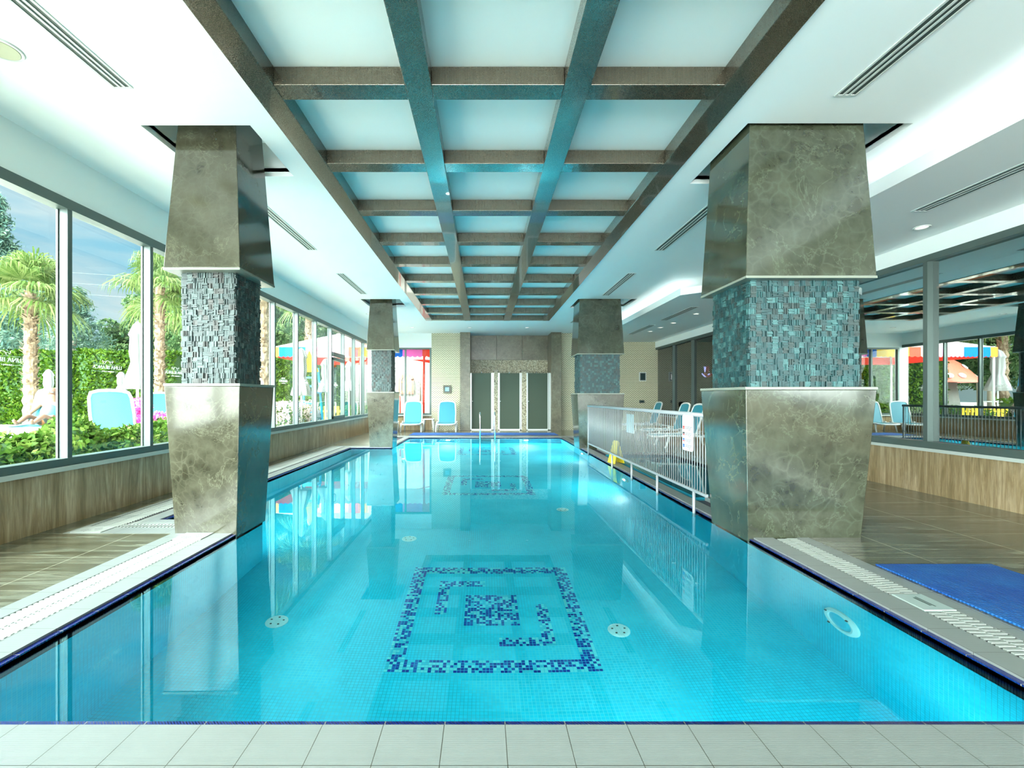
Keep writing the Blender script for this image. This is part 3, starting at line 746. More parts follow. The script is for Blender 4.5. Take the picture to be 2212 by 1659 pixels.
def slot_slab(x0, x1, y0, y1, label):
    t = empty('corner_cover', ((x0+x1)/2, (y0+y1)/2, 0), 0, label, 'drain cover', 'white corner covers')
    bm = bmn(); box(bm, x0, x1, y0, y1, -.03, .008); obj('cover_plate', bm, M['grate'], t, True, bevel=.003)
    bm = bmn(); cx, cy = (x0+x1)/2, (y0+y1)/2
    for dx, dy in ((-.06, -.03), (-.02, -.05), (.03, .02), (.06, -.02)):
        v = box(bm, cx+dx-.03, cx+dx+.03, cy+dy-.003, cy+dy+.003, .0075, .0088)
        bmesh.ops.rotate(bm, verts=v, cent=(cx+dx, cy+dy, 0), matrix=Matrix.Rotation(.9, 3, 'Z'))
    obj('slot', bm, M['grate_dark'], t, True)
slot_slab(-2.72, -2.47, 4.04, 4.235, 'white slotted corner cover against the near left column')
slot_slab(-3.80, -3.52, 4.25, 4.44, 'white slotted corner cover by the window wall, left of the near column')
t = empty('cover_plate', (2.67, 2.815, 0), 0, 'pale steel cover plate between the two right drain grates', 'cover plate')
bm = bmn(); box(bm, rx0, rx1, 2.705, 2.925, -.03, .004); obj('plate', bm, mat('pale_steel_plate', (.52, .62, .58), .35, .5), t, True, bevel=.003)
bm = bmn(); box(bm, 2.66, 2.672, 2.76, 2.87, .0045, .006); box(bm, 2.68, 2.688, 2.75, 2.88, .0045, .006); obj('scratch_mark', bm, M['frame'], t, True)

# ------------------------------------------------------------------ mats
def rubber_mat(x0, x1, y0, y1, label):
    bm = bmn(); n = 60
    box(bm, x0, x1, y0, y1, .001, .013)
    return obj('pool_mat', bm, M['mat'], label=label, cat='mat', bevel=.004)
rubber_mat(2.90, 3.76, .6, 3.43, 'blue ribbed rubber mat on the wood tile floor at right front')
rubber_mat(-2.42, 2.42, 15.02, 15.92, 'long blue rubber mat lying across the far end of the pool')

# ------------------------------------------------------------------ pool fittings
t = empty('pool_light', (PX1, 3.05, -.56), 0, 'round white underwater light ring on the right pool wall', 'pool light')
bm = bmn(); lathe(bm, [(.15, 0), (.148, .012), (.12, .026), (.102, .022), (.100, .004)], 0, 0, 40); bmesh.ops.rotate(bm, verts=bm.verts, matrix=Matrix.Rotation(-PI/2, 3, 'Y'), cent=(0, 0, 0))
obj('ring', bm, mat('aqua_white_plastic', (.55, .92, .88), .35), t, smooth=False)
bm = bmn(); lathe(bm, [(.101, 0), (.101, .010), (.06, .018), (.01, .02)], 0, 0, 32); bmesh.ops.rotate(bm, verts=bm.verts, matrix=Matrix.Rotation(-PI/2, 3, 'Y'), cent=(0, 0, 0))
obj('lens', bm, mat('pool_lamp_lens', (.04, .62, .78), .3), t)
for a in (.5, 2.2, 5.4):
    bm = bmn(); box(bm, -.034, -.024, .125*math.cos(a)-.008, .125*math.cos(a)+.008, .125*math.sin(a)-.006, .125*math.sin(a)+.006); obj('clip', bm, M['frame_dark'], t)
def fill_lamp(x, y, rz, energy, label):  # extra lamps in copied ring fittings, added to brighten the pool
    c = copy_tree(t0); c.location = (x, y, -.56); c.rotation_euler = (0, 0, rz); c['label'] = label; c['group'] = 'added underwater fill lamps'
    l = bpy.data.lights.new('pool_fill_lamp', 'AREA'); l.shape = 'DISK'; l.size = .12; l.energy = energy; l.color = (.80, 1, .98)
    o = bpy.data.objects.new('pool_fill_lamp', l); COL.objects.link(o); o.parent = c; o.location = (-.03, 0, 0); o.rotation_euler = (0, PI/2, 0)
t0 = t
for x, e_, lb in ((.9, 6, 'middle'), (1.8, 3.5, 'right-hand')):
    fill_lamp(x, PN, -PI/2, e_, 'added underwater fill lamp on the near pool wall, the %s one' % lb)
fill_lamp(-2.77, RY0, -PI/2, 5, 'added underwater fill lamp in the pool recess behind the near left column')
for y, lb in ((7.7, 'nearer'), (11.0, 'farther')): fill_lamp(PX1, y, 0, 13, 'added underwater fill lamp on the pool wall below the railing, the %s one' % lb)
for x, lb in ((-1.1, 'left'), (1.3, 'right')): fill_lamp(x, PF, PI/2, 60, 'added underwater fill lamp on the far pool wall, %s of the ladder' % lb)
def drain(x, y, label):
    t = empty('floor_drain', (x, y, -1.22), 0, label, 'floor drain', 'drains on the pool floor')
    bm = bmn(); lathe(bm, [(.085, 0), (.085, .006), (.07, .012), (.02, .016)], 0, 0, 28); obj('disc', bm, bpy.data.materials['aqua_white_plastic'], t)
    for k in range(5):
        bm = bmn(); a = 2*PI*k/5+.3; box(bm, .05*math.cos(a)-.007, .05*math.cos(a)+.007, .05*math.sin(a)-.006, .05*math.sin(a)+.006, .012, .0165)
        obj('hole', bm, M['frame_dark'], t)
DR = [(1337, 1362), (598, 1343), (884, 1164), (1215, 1101)]
def refr(px, py, depth=1.22, wz=.032):
    dx, dz = (px-1045)/1000, (py-857)/1000; h = 1.25+wz; s = h/dz; hor = math.hypot(dx, 1)
    sn_ = math.sin(math.atan(hor/dz))/1.33; k = (depth-wz)*math.tan(math.asin(sn_))/hor
    return dx*(s+k), s+k
for (px, py), lb in zip(DR, ('right of the near mosaic square', 'at the left below the near left column', 'beyond the near mosaic square on the left', 'toward the railing side, farther off')):
    x, y = refr(px, py); drain(x, y, 'pale round drain on the pool floor %s' % lb)

# ladder
t = empty('pool_ladder', (.11, 14.3, 0), 0, 'chrome pool ladder with two tall hoops at the far end', 'pool ladder')
for x in (-.114, .339):
    bm = bmn(); pts = [(x, 14.95, 0), (x, 14.93, .42)]
    pts += [(x, 14.63+.30*math.cos(a), .45+.30*math.sin(a)) for a in [PI*k/14 for k in range(1, 7)]]
    pts += [(x, 14.5, .755), (x, 14.35, .765)] + [(x, 14.25+.12*math.cos(a), .645+.12*math.sin(a)) for a in [PI/2+PI/2*k/6 for k in range(0, 7)]]
    pts += [(x, 14.13, .3), (x, 14.13, -.9)]
    tube(bm, pts, .021, 12); obj('handrail', bm, M['chrome'], t, True)
for z in (-.3, -.55, -.8):
    bm = bmn(); box(bm, -.114, .339, 14.08, 14.17, z, z+.03); obj('tread', bm, M['steel'], t, True, bevel=.004)

# railing
fx = 2.315
t = empty('railing', (fx, 7.6, 0), 0, 'stainless steel railing with thin vertical bars between the two right columns', 'railing')
fy0, fy1 = 4.80, 10.27
bm = bmn(); tube(bm, [(fx, fy0, 1.055), (fx, fy1, 1.055)], .024, 14); obj('top_rail', bm, M['steel'], t, True)
bm = bmn(); box(bm, fx-.014, fx+.014, fy0, fy1, .205, .235); obj('bottom_rail', bm, M['steel'], t, True)
nb = 88; bal0 = None
bm = bmn(); tube(bm, [(0, 0, .236), (0, 0, 1.04)], .0055, 8); bal0 = obj('baluster', bm, M['steel'], t)
for k in range(nb):
    y = fy0+.03+(fy1-fy0-.04)*k/(nb-1)
    o = bal0 if k == 0 else bal0.copy()
    if k: COL.objects.link(o); o.parent = t
    o.location = (0, y-7.6, 0)
for y in (10.25, 8.35, 7.25, 6.18, 5.1):
    bm = bmn(); tube(bm, [(fx, y, -.18), (fx, y, .21 if y < 10 else 1.05)], .016, 10); obj('post', bm, M['steel'], t, True)
    bm = bmn(); box(bm, fx+.01, PX1+.0, y-.02, y+.02, -.10, -.06); obj('bracket', bm, M['steel'], t, True)
# boards on the railing
M['board'] = mat('white_board', (.86, .92, .90), .3)
def rounded(w, h, r, d):
    bm = bmn(); pts = []
    for cx, cz, a0 in ((w/2-r, h/2-r, 0), (-w/2+r, h/2-r, PI/2), (-w/2+r, -h/2+r, PI), (w/2-r, -h/2+r, 3*PI/2)):
        for k in range(7): a = a0+PI/2*k/6; pts.append((cx+r*math.cos(a), cz+r*math.sin(a)))
    f = bm.faces.new([bm.verts.new((0, p[0], p[1])) for p in pts]); r_ = bmesh.ops.extrude_face_region(bm, geom=[f])
    bmesh.ops.translate(bm, verts=[v for v in r_['geom'] if isinstance(v, bmesh.types.BMVert)], vec=(d, 0, 0))
    bmesh.ops.recalc_face_normals(bm, faces=bm.faces); return bm
t = empty('rules_board', (fx-.035, 5.18, .845), 0, 'white rounded rules board with flags hanging on the steel railing', 'sign')
obj('board', rounded(.27, .40, .035, .006), M['board'], t)
cols = {'r': mat('flag_red', (.75, .06, .05), .5), 'k': mat('flag_black', (.02, .02, .02), .5), 'b': mat('flag_blue', (.02, .12, .5), .5), 'g': mat('print_grey', (.10, .11, .14), .6)}
for row, (z, cs) in enumerate(((.055, 'rr'), (-.015, 'kr'), (-.085, 'br'), (-.15, 'bb'))):
    bm = bmn(); box(bm, -.002, -.0005, .075, .12, z, z+.02, 0); box(bm, -.002, -.0005, .075, .12, z-.016, z-.002, 1)
    obj('flag', bm, [cols[cs[0]], cols[cs[1]]], t)
    bm = bmn()
    for k, (a, b) in enumerate(((-.105, .062), (-.09, .062), (-.075, -.02))):
        zz = z+.012-k*.017
        y = a
        while y < b: w_ = random.uniform(.008, .02); box(bm, -.0018, -.0005, y, min(y+w_, b), zz-.0028, zz+.0028); y += w_+.004
    obj('print', bm, cols['g'], t)
bm = bmn()
for z in (.18, -.18): box(bm, -.002, -.0005, -.004, .004, z-.004, z+.004)
obj('screw', bm, M['frame_dark'], t)
t = empty('notice_board', (fx+.035, 7.45, .82), 0, 'small pale notice board seen from behind through the railing bars', 'sign')
obj('board', rounded(.34, .30, .01, .006), mat('pale_blue_board', (.45, .66, .68), .4), t)
# wet floor sign
M['yellow'] = mat('yellow_plastic', (.80, .62, .03), .4)
t = empty('wet_floor_sign', (2.50, 8.75, 0), .3, 'yellow folding wet floor sign on the narrow strip behind the railing', 'wet floor sign')
for s in (-1, 1):
    bm = bmn(); v = box(bm, -.010, .010, -.12, .12, 0, .42)
    for q in v:
        q.co.x += s*(.10*(1-q.co.z/.42)); q.co.y *= 1-.35*q.co.z/.42
    obj('panel', bm, M['yellow'], t, bevel=.004)

# ------------------------------------------------------------------ loungers
def make_lounger(back_deg=72, label='', cat='sun lounger', group='sun loungers', fill='sling'):
    """foot at y=0, head toward +y; 0.68 wide"""
    t = empty('sun_lounger', (0, 0, 0), 0, label, cat, group)
    hw = .32; L = 1.02; z = .30
    bm = bmn()
    for s in (-1, 1):
        tube(bm, [(s*hw, .06, z-.02), (s*(hw+.01), .3, z-.005), (s*(hw+.01), L-.1, z), (s*hw, L+.25, z-.03), (s*(hw-.02), L+.62, z-.06)], [.024, .028, .028, .026, .022], 8)
    tube(bm, [(-hw, .06, z-.02), (-hw*.6, .01, z-.025), (0, 0, z-.028), (hw*.6, .01, z-.025), (hw, .06, z-.02)], .026, 8)
    obj('seat_frame', bm, M['plastic'], t)
    bm = bmn()
    n = 8
    for k in range(n):
        y0, y1 = .05+(L-.05)*k/n, .05+(L-.05)*(k+1)/n
        zz = lambda y: z+.002-.02*math.sin(PI*y/L)
        quad(bm, ((-hw+.01, y0, zz(y0)), (hw-.01, y0, zz(y0)), (hw-.01, y1, zz(y1)), (-hw+.01, y1, zz(y1))))
    bmesh.ops.remove_doubles(bm, verts=bm.verts, dist=1e-5)
    bmesh.ops.solidify(bm, geom=bm.faces[:], thickness=.008)
    obj('seat_sling', bm, M['sling'], t)
    a = math.radians(back_deg); BL = .80
    def bp(x, u, off=0): return (x, L+u*math.cos(a)-off*math.sin(a), z+u*math.sin(a)+off*math.cos(a))
    bm = bmn()
    outl = [(-hw*.96, 0), (-hw*.98, .35), (-hw*.93, .66), (-hw*.83, .755), (-hw*.5, .79), (0, .80), (hw*.5, .79), (hw*.83, .755), (hw*.93, .66), (hw*.98, .35), (hw*.96, 0)]
    tube(bm, [bp(x, u) for x, u in outl], .026, 8); obj('back_frame', bm, M['plastic'], t)
    bm = bmn(); f = bm.faces.new([bm.verts.new(bp(x*.95, max(.01, u-.01))) for x, u in outl])
    bmesh.ops.triangulate(bm, faces=[f]); bmesh.ops.solidify(bm, geom=bm.faces[:], thickness=.008)
    obj('back_sling', bm, M['sling'], t)
    for s in (-1, 1):
        for yy, dy in ((.36, -.10), (L+.42, .08)):
            bm = bmn(); tube(bm, [(s*(hw+.005), yy, z-.02), (s*(hw+.03), yy+dy*.4, z*.5), (s*(hw+.035), yy+dy, 0)], [.034, .028, .026], 8); obj('leg', bm, M['plastic'], t)
        bm = bmn(); tube(bm, [(s*(hw+.01), L-.16, z), (s*(hw+.045), L-.10, z+.045), (s*(hw+.045), L+.06, z+.05), (s*(hw+.0), L+.14, z+.02)], .018, 8); obj('arm', bm, M['plastic'], t)
    return t
lg = make_lounger(72, 'white and turquoise sun lounger by the woven tile wall, right of the small table')
lg.location = (-1.335, 16.10, 0); lg.scale = (1, .72, 1.02)
def put_lounger(x, y, rz, label, group='sun loungers', z=0, src=lg, sc=(1, 1, 1)):
    c = copy_tree(src); c.location = (x, y, z); c.rotation_euler = (0, 0, rz); c.scale = sc; c['label'] = label; c['group'] = group; return c
put_lounger(-2.57, 16.10, 0, 'white and turquoise sun lounger before the back window, left of the small table', sc=(1.03, .72, 1.02))
put_lounger(-3.35, 15.9, .12, 'white sun lounger half hidden behind the far left column', sc=(1, .75, 1.02))
for x, y, lb in ((4.85, 16.1, 'farthest back'), (4.62, 13.45, 'middle one'), (4.15, 11.6, 'nearest the railing')):
    put_lounger(x, y, -PI/2+.0, 'white sun lounger with turquoise sling standing before the dark glass, %s' % lb, 'loungers before the dark glass')
# little table
t = empty('side_table', (-2.0, 16.85, 0), 0, 'small white plastic side table between two loungers at the back wall', 'side table')
bm = bmn(); box(bm, -.2, .2, -.2, .2, .42, .45); obj('table_top', bm, M['plastic'], t, bevel=.012)
for sx in (-1, 1):
    for sy in (-1, 1):
        bm = bmn(); tube(bm, [(sx*.15, sy*.15, .42), (sx*.18, sy*.18, .2), (sx*.2, sy*.2, 0)], [.028, .022, .018], 8); obj('leg', bm, M['plastic'], t)
# ------------------------------------------------------------------ outdoors, seen through the left and back windows
def at(px, py, d): return ((px-1045)/1000*d, d, 1.25-(py-857)/1000*d)
GZ = .30
def m_leaf(name, a, b, c, rough=.5, trans=.35):
    m = mat(name, a, rough, 0, .08); g = G(m); geo = g.n('ShaderNodeNewGeometry')
    col = g.ramp(geo.outputs['Random Per Island'], (0, a), (.5, b), (1, c)); g.base(col)
    tr = g.n('ShaderNodeBsdfTranslucent'); g.l(col, tr.inputs['Color']); mx = g.n('ShaderNodeMixShader'); mx.inputs[0].default_value = trans
    o = m.node_tree.nodes['Material Output']; g.l(g.p.outputs[0], mx.inputs[1]); g.l(tr.outputs[0], mx.inputs[2]); g.l(mx.outputs[0], o.inputs[0]); return m
M['leaf'] = m_leaf('hedge_leaf', (0.0122, 0.041, 0.00243), (0.0342, 0.0823, 0.00485), (0.0768, 0.133, 0.0113))
M['leaf2'] = m_leaf('shrub_leaf', (0.0238, 0.0723, 0.00893), (0.0646, 0.138, 0.0161), (0.15, 0.217, 0.0464))
M['leafd'] = m_leaf('dark_tree_leaf', (0.015, 0.0448, 0.0149), (0.042, 0.0896, 0.0298), (0.102, 0.154, 0.0594))
M['needle'] = m_leaf('blue_green_needle', (0.0382, 0.0952, 0.0771), (0.0842, 0.161, 0.119), (0.161, 0.237, 0.168))
M['frond'] = m_leaf('palm_frond', (0.0474, 0.0952, 0.0201), (0.103, 0.158, 0.0402), (0.19, 0.237, 0.0859), .45)
M['pink'] = m_leaf('pink_blossom', (.75, .05, .40), (.95, .16, .60), (.98, .40, .75))
M['pale_blossom'] = m_leaf('pale_pink_blossom', (0.525, 0.36, 0.345), (0.585, 0.48, 0.45), (0.615, 0.555, 0.525))
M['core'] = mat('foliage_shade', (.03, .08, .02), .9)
def m_bark():
    m = mat('palm_bark', (.34, .26, .17), .9); g = G(m); c = g.ramp(g.noise(g.co(scale=(1, 1, .5)), 14, 6), (.3, (.10, .06, .035)), (.55, (.22, .16, .10)), (.8, (.36, .31, .23))); g.base(c); return m
M['bark'] = m_bark()
M['bark2'] = mat('grey_bark', (.20, .17, .13), .9)
M['paving'] = m_paint('pale_outdoor_paving', (.80, .77, .68))
bm = bmn(); box(bm, -70, -4.36, -25, 90, GZ-.3, GZ); box(bm, -4.36, 20, 18.6, 90, GZ-.3, GZ); obj('ground', bm, M['paving'], kind='structure')
bm = bmn(); box(bm, -4.95, -4.36, -7, 17.6, GZ, .50); obj('kerb', bm, m_paint('cream_stone_kerb', (.74, .70, .56)), kind='structure')
rl = random.Random(11)
def leaf(bm, p, s, mi=0, tilt=None, long=1.6):
    d = Vector((rl.gauss(0, 1), rl.gauss(0, 1), rl.gauss(.35, 1))).normalized() if tilt is None else tilt
    u = d.orthogonal().normalized(); u.rotate(Matrix.Rotation(rl.uniform(0, 6.28), 3, d)); v = d.cross(u)
    a, b = u*s*.5*long, v*s*.5
    vs = [bm.verts.new(p+q) for q in (-a, b*.9-a*.1, a, -b*.9-a*.1)]
    f = bm.faces.new(vs); f.material_index = mi
def blob_leaves(bm, c, r, n, s, mi=0, flat=1, long=1.6):
    for _ in range(n):
        d = Vector((rl.gauss(0, 1), rl.gauss(0, 1), rl.gauss(0, 1))).normalized()
        q = rl.uniform(.72, 1.06)
        p = Vector(c)+Vector((d.x*r[0], d.y*r[1], d.z*r[2]))*q
        leaf(bm, p, s*rl.uniform(.6, 1.3), mi, None, long)
def shrub(name, x, y, r, h, n, s, m, label, cat='shrub', group=None, z=GZ, blossom=None, lumps=7):
    bm = bmn(); bc = bmn()
    for k in range(lumps):
        a = rl.uniform(0, 6.28); q = rl.uniform(0, .6)*r; rr = r*rl.uniform(.42, .62); hz = h*rl.uniform(.42, .5)
        c = (q*math.cos(a), q*math.sin(a), hz*rl.uniform(.85, 1.15)); blob_leaves(bm, c, (rr, rr, hz), n//lumps, s)
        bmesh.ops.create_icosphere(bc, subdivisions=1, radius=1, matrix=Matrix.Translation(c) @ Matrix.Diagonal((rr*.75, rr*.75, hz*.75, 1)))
    t = empty(name, (x, y, z), 0, label, cat, group)
    obj('foliage', bm, m, t); obj('inner_branches', bc, M['core'], t)
    if blossom:
        bm = bmn()
        for (cx, cy, cz, br, bn) in blossom: blob_leaves(bm, (cx, cy, cz), (br, br, br), bn, .045)
        obj('blossom', bm, blossom_m, t)
    return t
blossom_m = M['pink']
for n, (y, x, r, h) in enumerate(((3.9, -5.5, .55, .42), (4.85, -5.75, .60, .55), (5.75, -5.6, .55, .52), (6.5, -5.9, .62, .68), (7.3, -5.7, .5, .50), (8.2, -5.9, .55, .56))):
    shrub('garden_shrub', x, y, r, h, 2600, .062, M['leaf2'], 'leafy green shrub just outside the near window panes, %s from the camera' % ('first', 'second', 'third', 'fourth', 'fifth', 'sixth')[n], 'shrub', 'shrubs outside the near windows')
x, y, z = at(300, 905, 8.6)
shrub('bougainvillea', x, y, .48, .62, 1500, .055, M['leaf2'], 'shrub covered with bright pink blossom outside the third window pane', 'flowering shrub', None, blossom=[(-.1, -.1, .62, .20, 420), (.12, -.1, .78, .16, 320), (-.35, -.2, .50, .13, 220), (.3, -.2, .5, .16, 260), (.05, -.35, .35, .12, 120)])
x, y, z = at(352, 910, 9.3)
shrub('bougainvillea', x, y, .42, .50, 1200, .055, M['leaf2'], 'smaller pink blossoming shrub beside the near left column', 'flowering shrub', None, blossom=[(0, -.1, .5, .16, 260), (.25, -.1, .45, .14, 220), (-.2, -.2, .30, .10, 120)])
blossom_m = M['pale_blossom']
for n, (px, d) in enumerate(((604, 12.0), (626, 12.9), (652, 13.8), (672, 14.8))):
    x = (px-1045)/1000*d
    shrub('flowering_shrub', x, d, .5, .70, 1300, .06, M['leaf2'], 'pale pink flowering shrub beyond the middle windows, %s from the near column' % ('first', 'second', 'third', 'fourth')[n], 'flowering shrub', 'pale flowering shrubs', blossom=[(0, -.2, .5, .34, 620), (.2, -.3, .35, .2, 200)])
for n, (px, d) in enumerate(((695, 16.2), (715, 17), (758, 18), (780, 19))):
    x = (px-1045)/1000*d
    shrub('garden_shrub', x, d, .55, .62, 1300, .07, M['leaf2'], 'round green shrub beyond the far windows, %s from the left' % ('first', 'second', 'third', 'fourth')[n], 'shrub', 'round shrubs beyond the far windows')
def hedge(name, x0, x1, y, th, h, label, s, n, m):
    """clipped hedge box: leaf cards over a dark core"""
    t = empty(name, ((x0+x1)/2, y, GZ), 0, label, 'hedge')
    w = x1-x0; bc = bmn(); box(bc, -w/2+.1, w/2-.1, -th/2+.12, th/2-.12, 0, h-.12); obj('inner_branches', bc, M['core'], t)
    bm = bmn()
    for _ in range(n):
        u = rl.random(); wob = .08*math.sin(7*u*w)+.1*math.sin(2.3*u*w+1)
        if rl.random() < .78: p = Vector(((u-.5)*w, -th/2+rl.uniform(-.05, .14)+wob*.5, rl.random()*h))
        else: p = Vector(((u-.5)*w, rl.uniform(-th/2, th/2), h+rl.uniform(-.12, .05)+wob*.6))
        leaf(bm, p, s*rl.uniform(.6, 1.3))
    obj('foliage', bm, m, t); return t
hedge('tall_hedge', -26, -13.5, 21, 1.4, 2.95, 'tall clipped green hedge behind the garden, seen through the near windows', .115, 15000, M['leaf'])
hedge('tall_hedge', -12.0, -7.0, 24, 1.0, 2.9, 'tall clipped green hedge behind the colourful awning, seen through the middle windows', .115, 8500, M['leaf'])
hedge('low_hedge', -20, -10.2, 16.2, .9, .93, 'low clipped hedge in front of the tall hedge outside', .085, 9000, M['leaf'])
hedge('low_hedge', -10.0, -7.4, 16.8, .9, .85, 'short low hedge outside the middle windows', .085, 2600, M['leaf'])
hedge('tall_hedge', -70, -26.5, 20, 1.4, 3.2, 'tall hedge continuing far to the left outside', .2, 5000, M['leaf'])

# palms
def palm(x, y, h, r, nfr, fr, label, skirt=True, seed=1):
    rp = random.Random(seed)
    t = empty('palm_tree', (x, y, GZ), 0, label, 'palm tree', 'fan palms outside the windows')
    bm = bmn(); n = 26
    prof = [(r*(1.15-.3*k/n)*(1+.10*((k % 2)*2-1)), h*k/n) for k in range(n+1)]
    lathe(bm, prof, 0, 0, 14, wob=lambda a, j: 1+.06*math.sin(a*2.6+j*1.9))
    for k in range(260):
        z = rp.uniform(.25, 1)*h; a = rp.uniform(0, 6.28); rr = r*1.02
        p = Vector((rr*math.cos(a), rr*math.sin(a), z)); o = Vector((math.cos(a), math.sin(a), .7)); sd_ = Vector((-math.sin(a), math.cos(a), 0))
        quad(bm, (p-sd_*.05, p+sd_*.05, p+o*.10+sd_*.02, p+o*.10-sd_*.02))
    obj('trunk', bm, M['bark'], t)
    bm = bmn()
    for k in range(nfr):
        az = 2*PI*k/nfr*2.39996*nfr/(2*PI)*1.0; el = math.radians(rp.uniform(-42, 78)) if k > 4 else math.radians(82)
        dirv = Vector((math.cos(az)*math.cos(el), math.sin(az)*math.cos(el), math.sin(el)))
        L0 = fr*rp.uniform(.45, .6); base = Vector((0, 0, h)); hub = base+dirv*L0+Vector((0, 0, -.12*L0))
        side = dirv.cross(Vector((0, 0, 1))); side = side.normalized() if side.length > .1 else Vector((1, 0, 0)); upv = side.cross(dirv)
        quad(bm, (base-side*.02, base+side*.02, hub+side*.012, hub-side*.012))
        nb_ = 28
        for i in range(nb_):
            th = (i/(nb_-1)-.5)*math.radians(230)
            bd = dirv*math.cos(th)+side*math.sin(th)
            bl = fr*(.62+.22*math.cos(th))*rp.uniform(.85, 1.1)
            p0 = hub; p1 = hub+bd*bl*.6+upv*.03; p2 = p1+bd*bl*.28+Vector((0, 0, -.22*bl)); p3 = p2+bd*bl*.06+Vector((0, 0, -.26*bl))
            wv = bd.cross(upv).normalized()*fr*.022
            quad(bm, (p0, p0, p1+wv, p1-wv)) if False else None
            v0 = bm.verts.new(p0); a1, b1 = bm.verts.new(p1+wv), bm.verts.new(p1-wv); a2, b2 = bm.verts.new(p2+wv*.5), bm.verts.new(p2-wv*.5); v3 = bm.verts.new(p3)
            bm.faces.new((v0, b1, a1)); bm.faces.new((a1, b1, b2, a2)); bm.faces.new((a2, b2, v3))
    obj('crown', bm, M['frond'], t)
    return t
palm(*at(66, 0, 15)[:2], 4.3, .17, 30, 1.35, 'fan palm with a thick scaly trunk seen through the first window pane', seed=2)
palm(*at(345, 0, 18)[:2], 5.2, .17, 30, 1.4, 'fan palm rising beside the near left column outside', seed=5)
palm(*at(566, 0, 12.5)[:2], 4.6, .2, 26, 1.3, 'fan palm just right of the near left column outside', seed=8)
palm(*at(668, 0, 26)[:2], 6.4, .24, 28, 1.7, 'fan palm rising above the colourful awning', seed=9)
palm(-15.5, 24.2, 5.4, .22, 26, 1.7, 'fan palm behind the tall hedge, half hidden by the near column', seed=12)

def tree(x, y, h, cr, n, s, m, label, conifer=False, seed=1, base=.25):
    rt = random.Random(seed)
    t = empty('tree', (x, y, GZ), 0, label, 'tree', 'trees behind the hedge')
    bm = bmn(); tube(bm, [(0, 0, 0), (rt.uniform(-.3, .3), 0, h*.5), (0, 0, h*.95)], [h*.03, h*.018, .02], 8)
    obj('trunk', bm, M['bark2'], t)
    bm = bmn(); nl = 34 if conifer else 26
    for k in range(nl):
        f = k/(nl-1)
        if conifer:
            z = h*(base+(1-base)*f); q = cr*(1-f)**.75*rt.uniform(.35, 1); a = k*2.4
            c = (q*math.cos(a), q*math.sin(a), z); rr = cr*.30*(1.15-f)+.18
            for _ in range(n//nl):
                d = Vector((rl.gauss(0, 1), rl.gauss(0, 1), rl.gauss(0, .8)))*rr*.55
                leaf(bm, Vector(c)+d, s*rl.uniform(.6, 1.3), 0, None, 3.2)
        else:
            a = rt.uniform(0, 6.28); q = cr*rt.uniform(.1, .8); z = h*rt.uniform(base+.1, .92)
            rr = cr*rt.uniform(.28, .42)
            blob_leaves(bm, (q*math.cos(a), q*math.sin(a), z), (rr, rr, rr*.8), n//nl, s)
    obj('crown', bm, m, t); return t
T_ = [(-10, 24.4, 11.4, 2.07, 1, 6344, 'tall blue-green pine at the left edge of the first pane', 1),
      (165, 29.7, 7.7, 2.16, 1, 4452, 'wide feathery pine behind the second window pane', 3),
      (590, 31.4, 10.0, 2.86, 0, 4704, 'leafy tree seen right of the near left column', 8),
      (100, 32.4, 10.5, 1.47, 1, 3888, 'slender young pine behind the first window mullion', 2),
      (20, 35.4, 7.4, 3.21, 0, 4956, 'dense dark tree behind the hedge at far left', 4),
      (515, 38.4, 10.0, 3.26, 0, 4608, 'leafy tree half hidden behind the near left column', 13),
      (285, 37.1, 7.0, 2.56, 0, 4176, 'broad pale tree right of the second pane behind the hedge', 6),
      (450, 47.4, 12.6, 4.28, 0, 4680, 'leafy tree hidden behind the near left column', 12),
      (640, 58.7, 18.1, 5.14, 0, 5980, 'tall leafy tree above the blue part of the awning', 9),
      (215, 44.2, 6.1, 3.09, 0, 4160, 'low rounded tree behind the hedge in the second pane', 5),
      (352, 54.4, 16.2, 3.81, 0, 5460, 'tall leafy tree beside the near left column', 7),
      (120, 50.4, 6.9, 3.81, 0, 4420, 'rounded tree behind the hedge under the slender pine', 14),
      (690, 46.4, 12.5, 3.53, 0, 5124, 'leafy tree above the pink part of the awning', 10),
      (740, 70.4, 15.8, 4.35, 0, 4680, 'leafy tree above the door in the window wall', 11)]
for px, d, h, cr, con, n, lb, sd_ in T_:
    x, y, _ = at(px, 0, d); tree(x, y, h, cr, n*2, (.17 if not con else .085)*max(1, d/32), M['needle'] if con else M['leafd'], lb, bool(con), sd_, .3 if not con else .22)

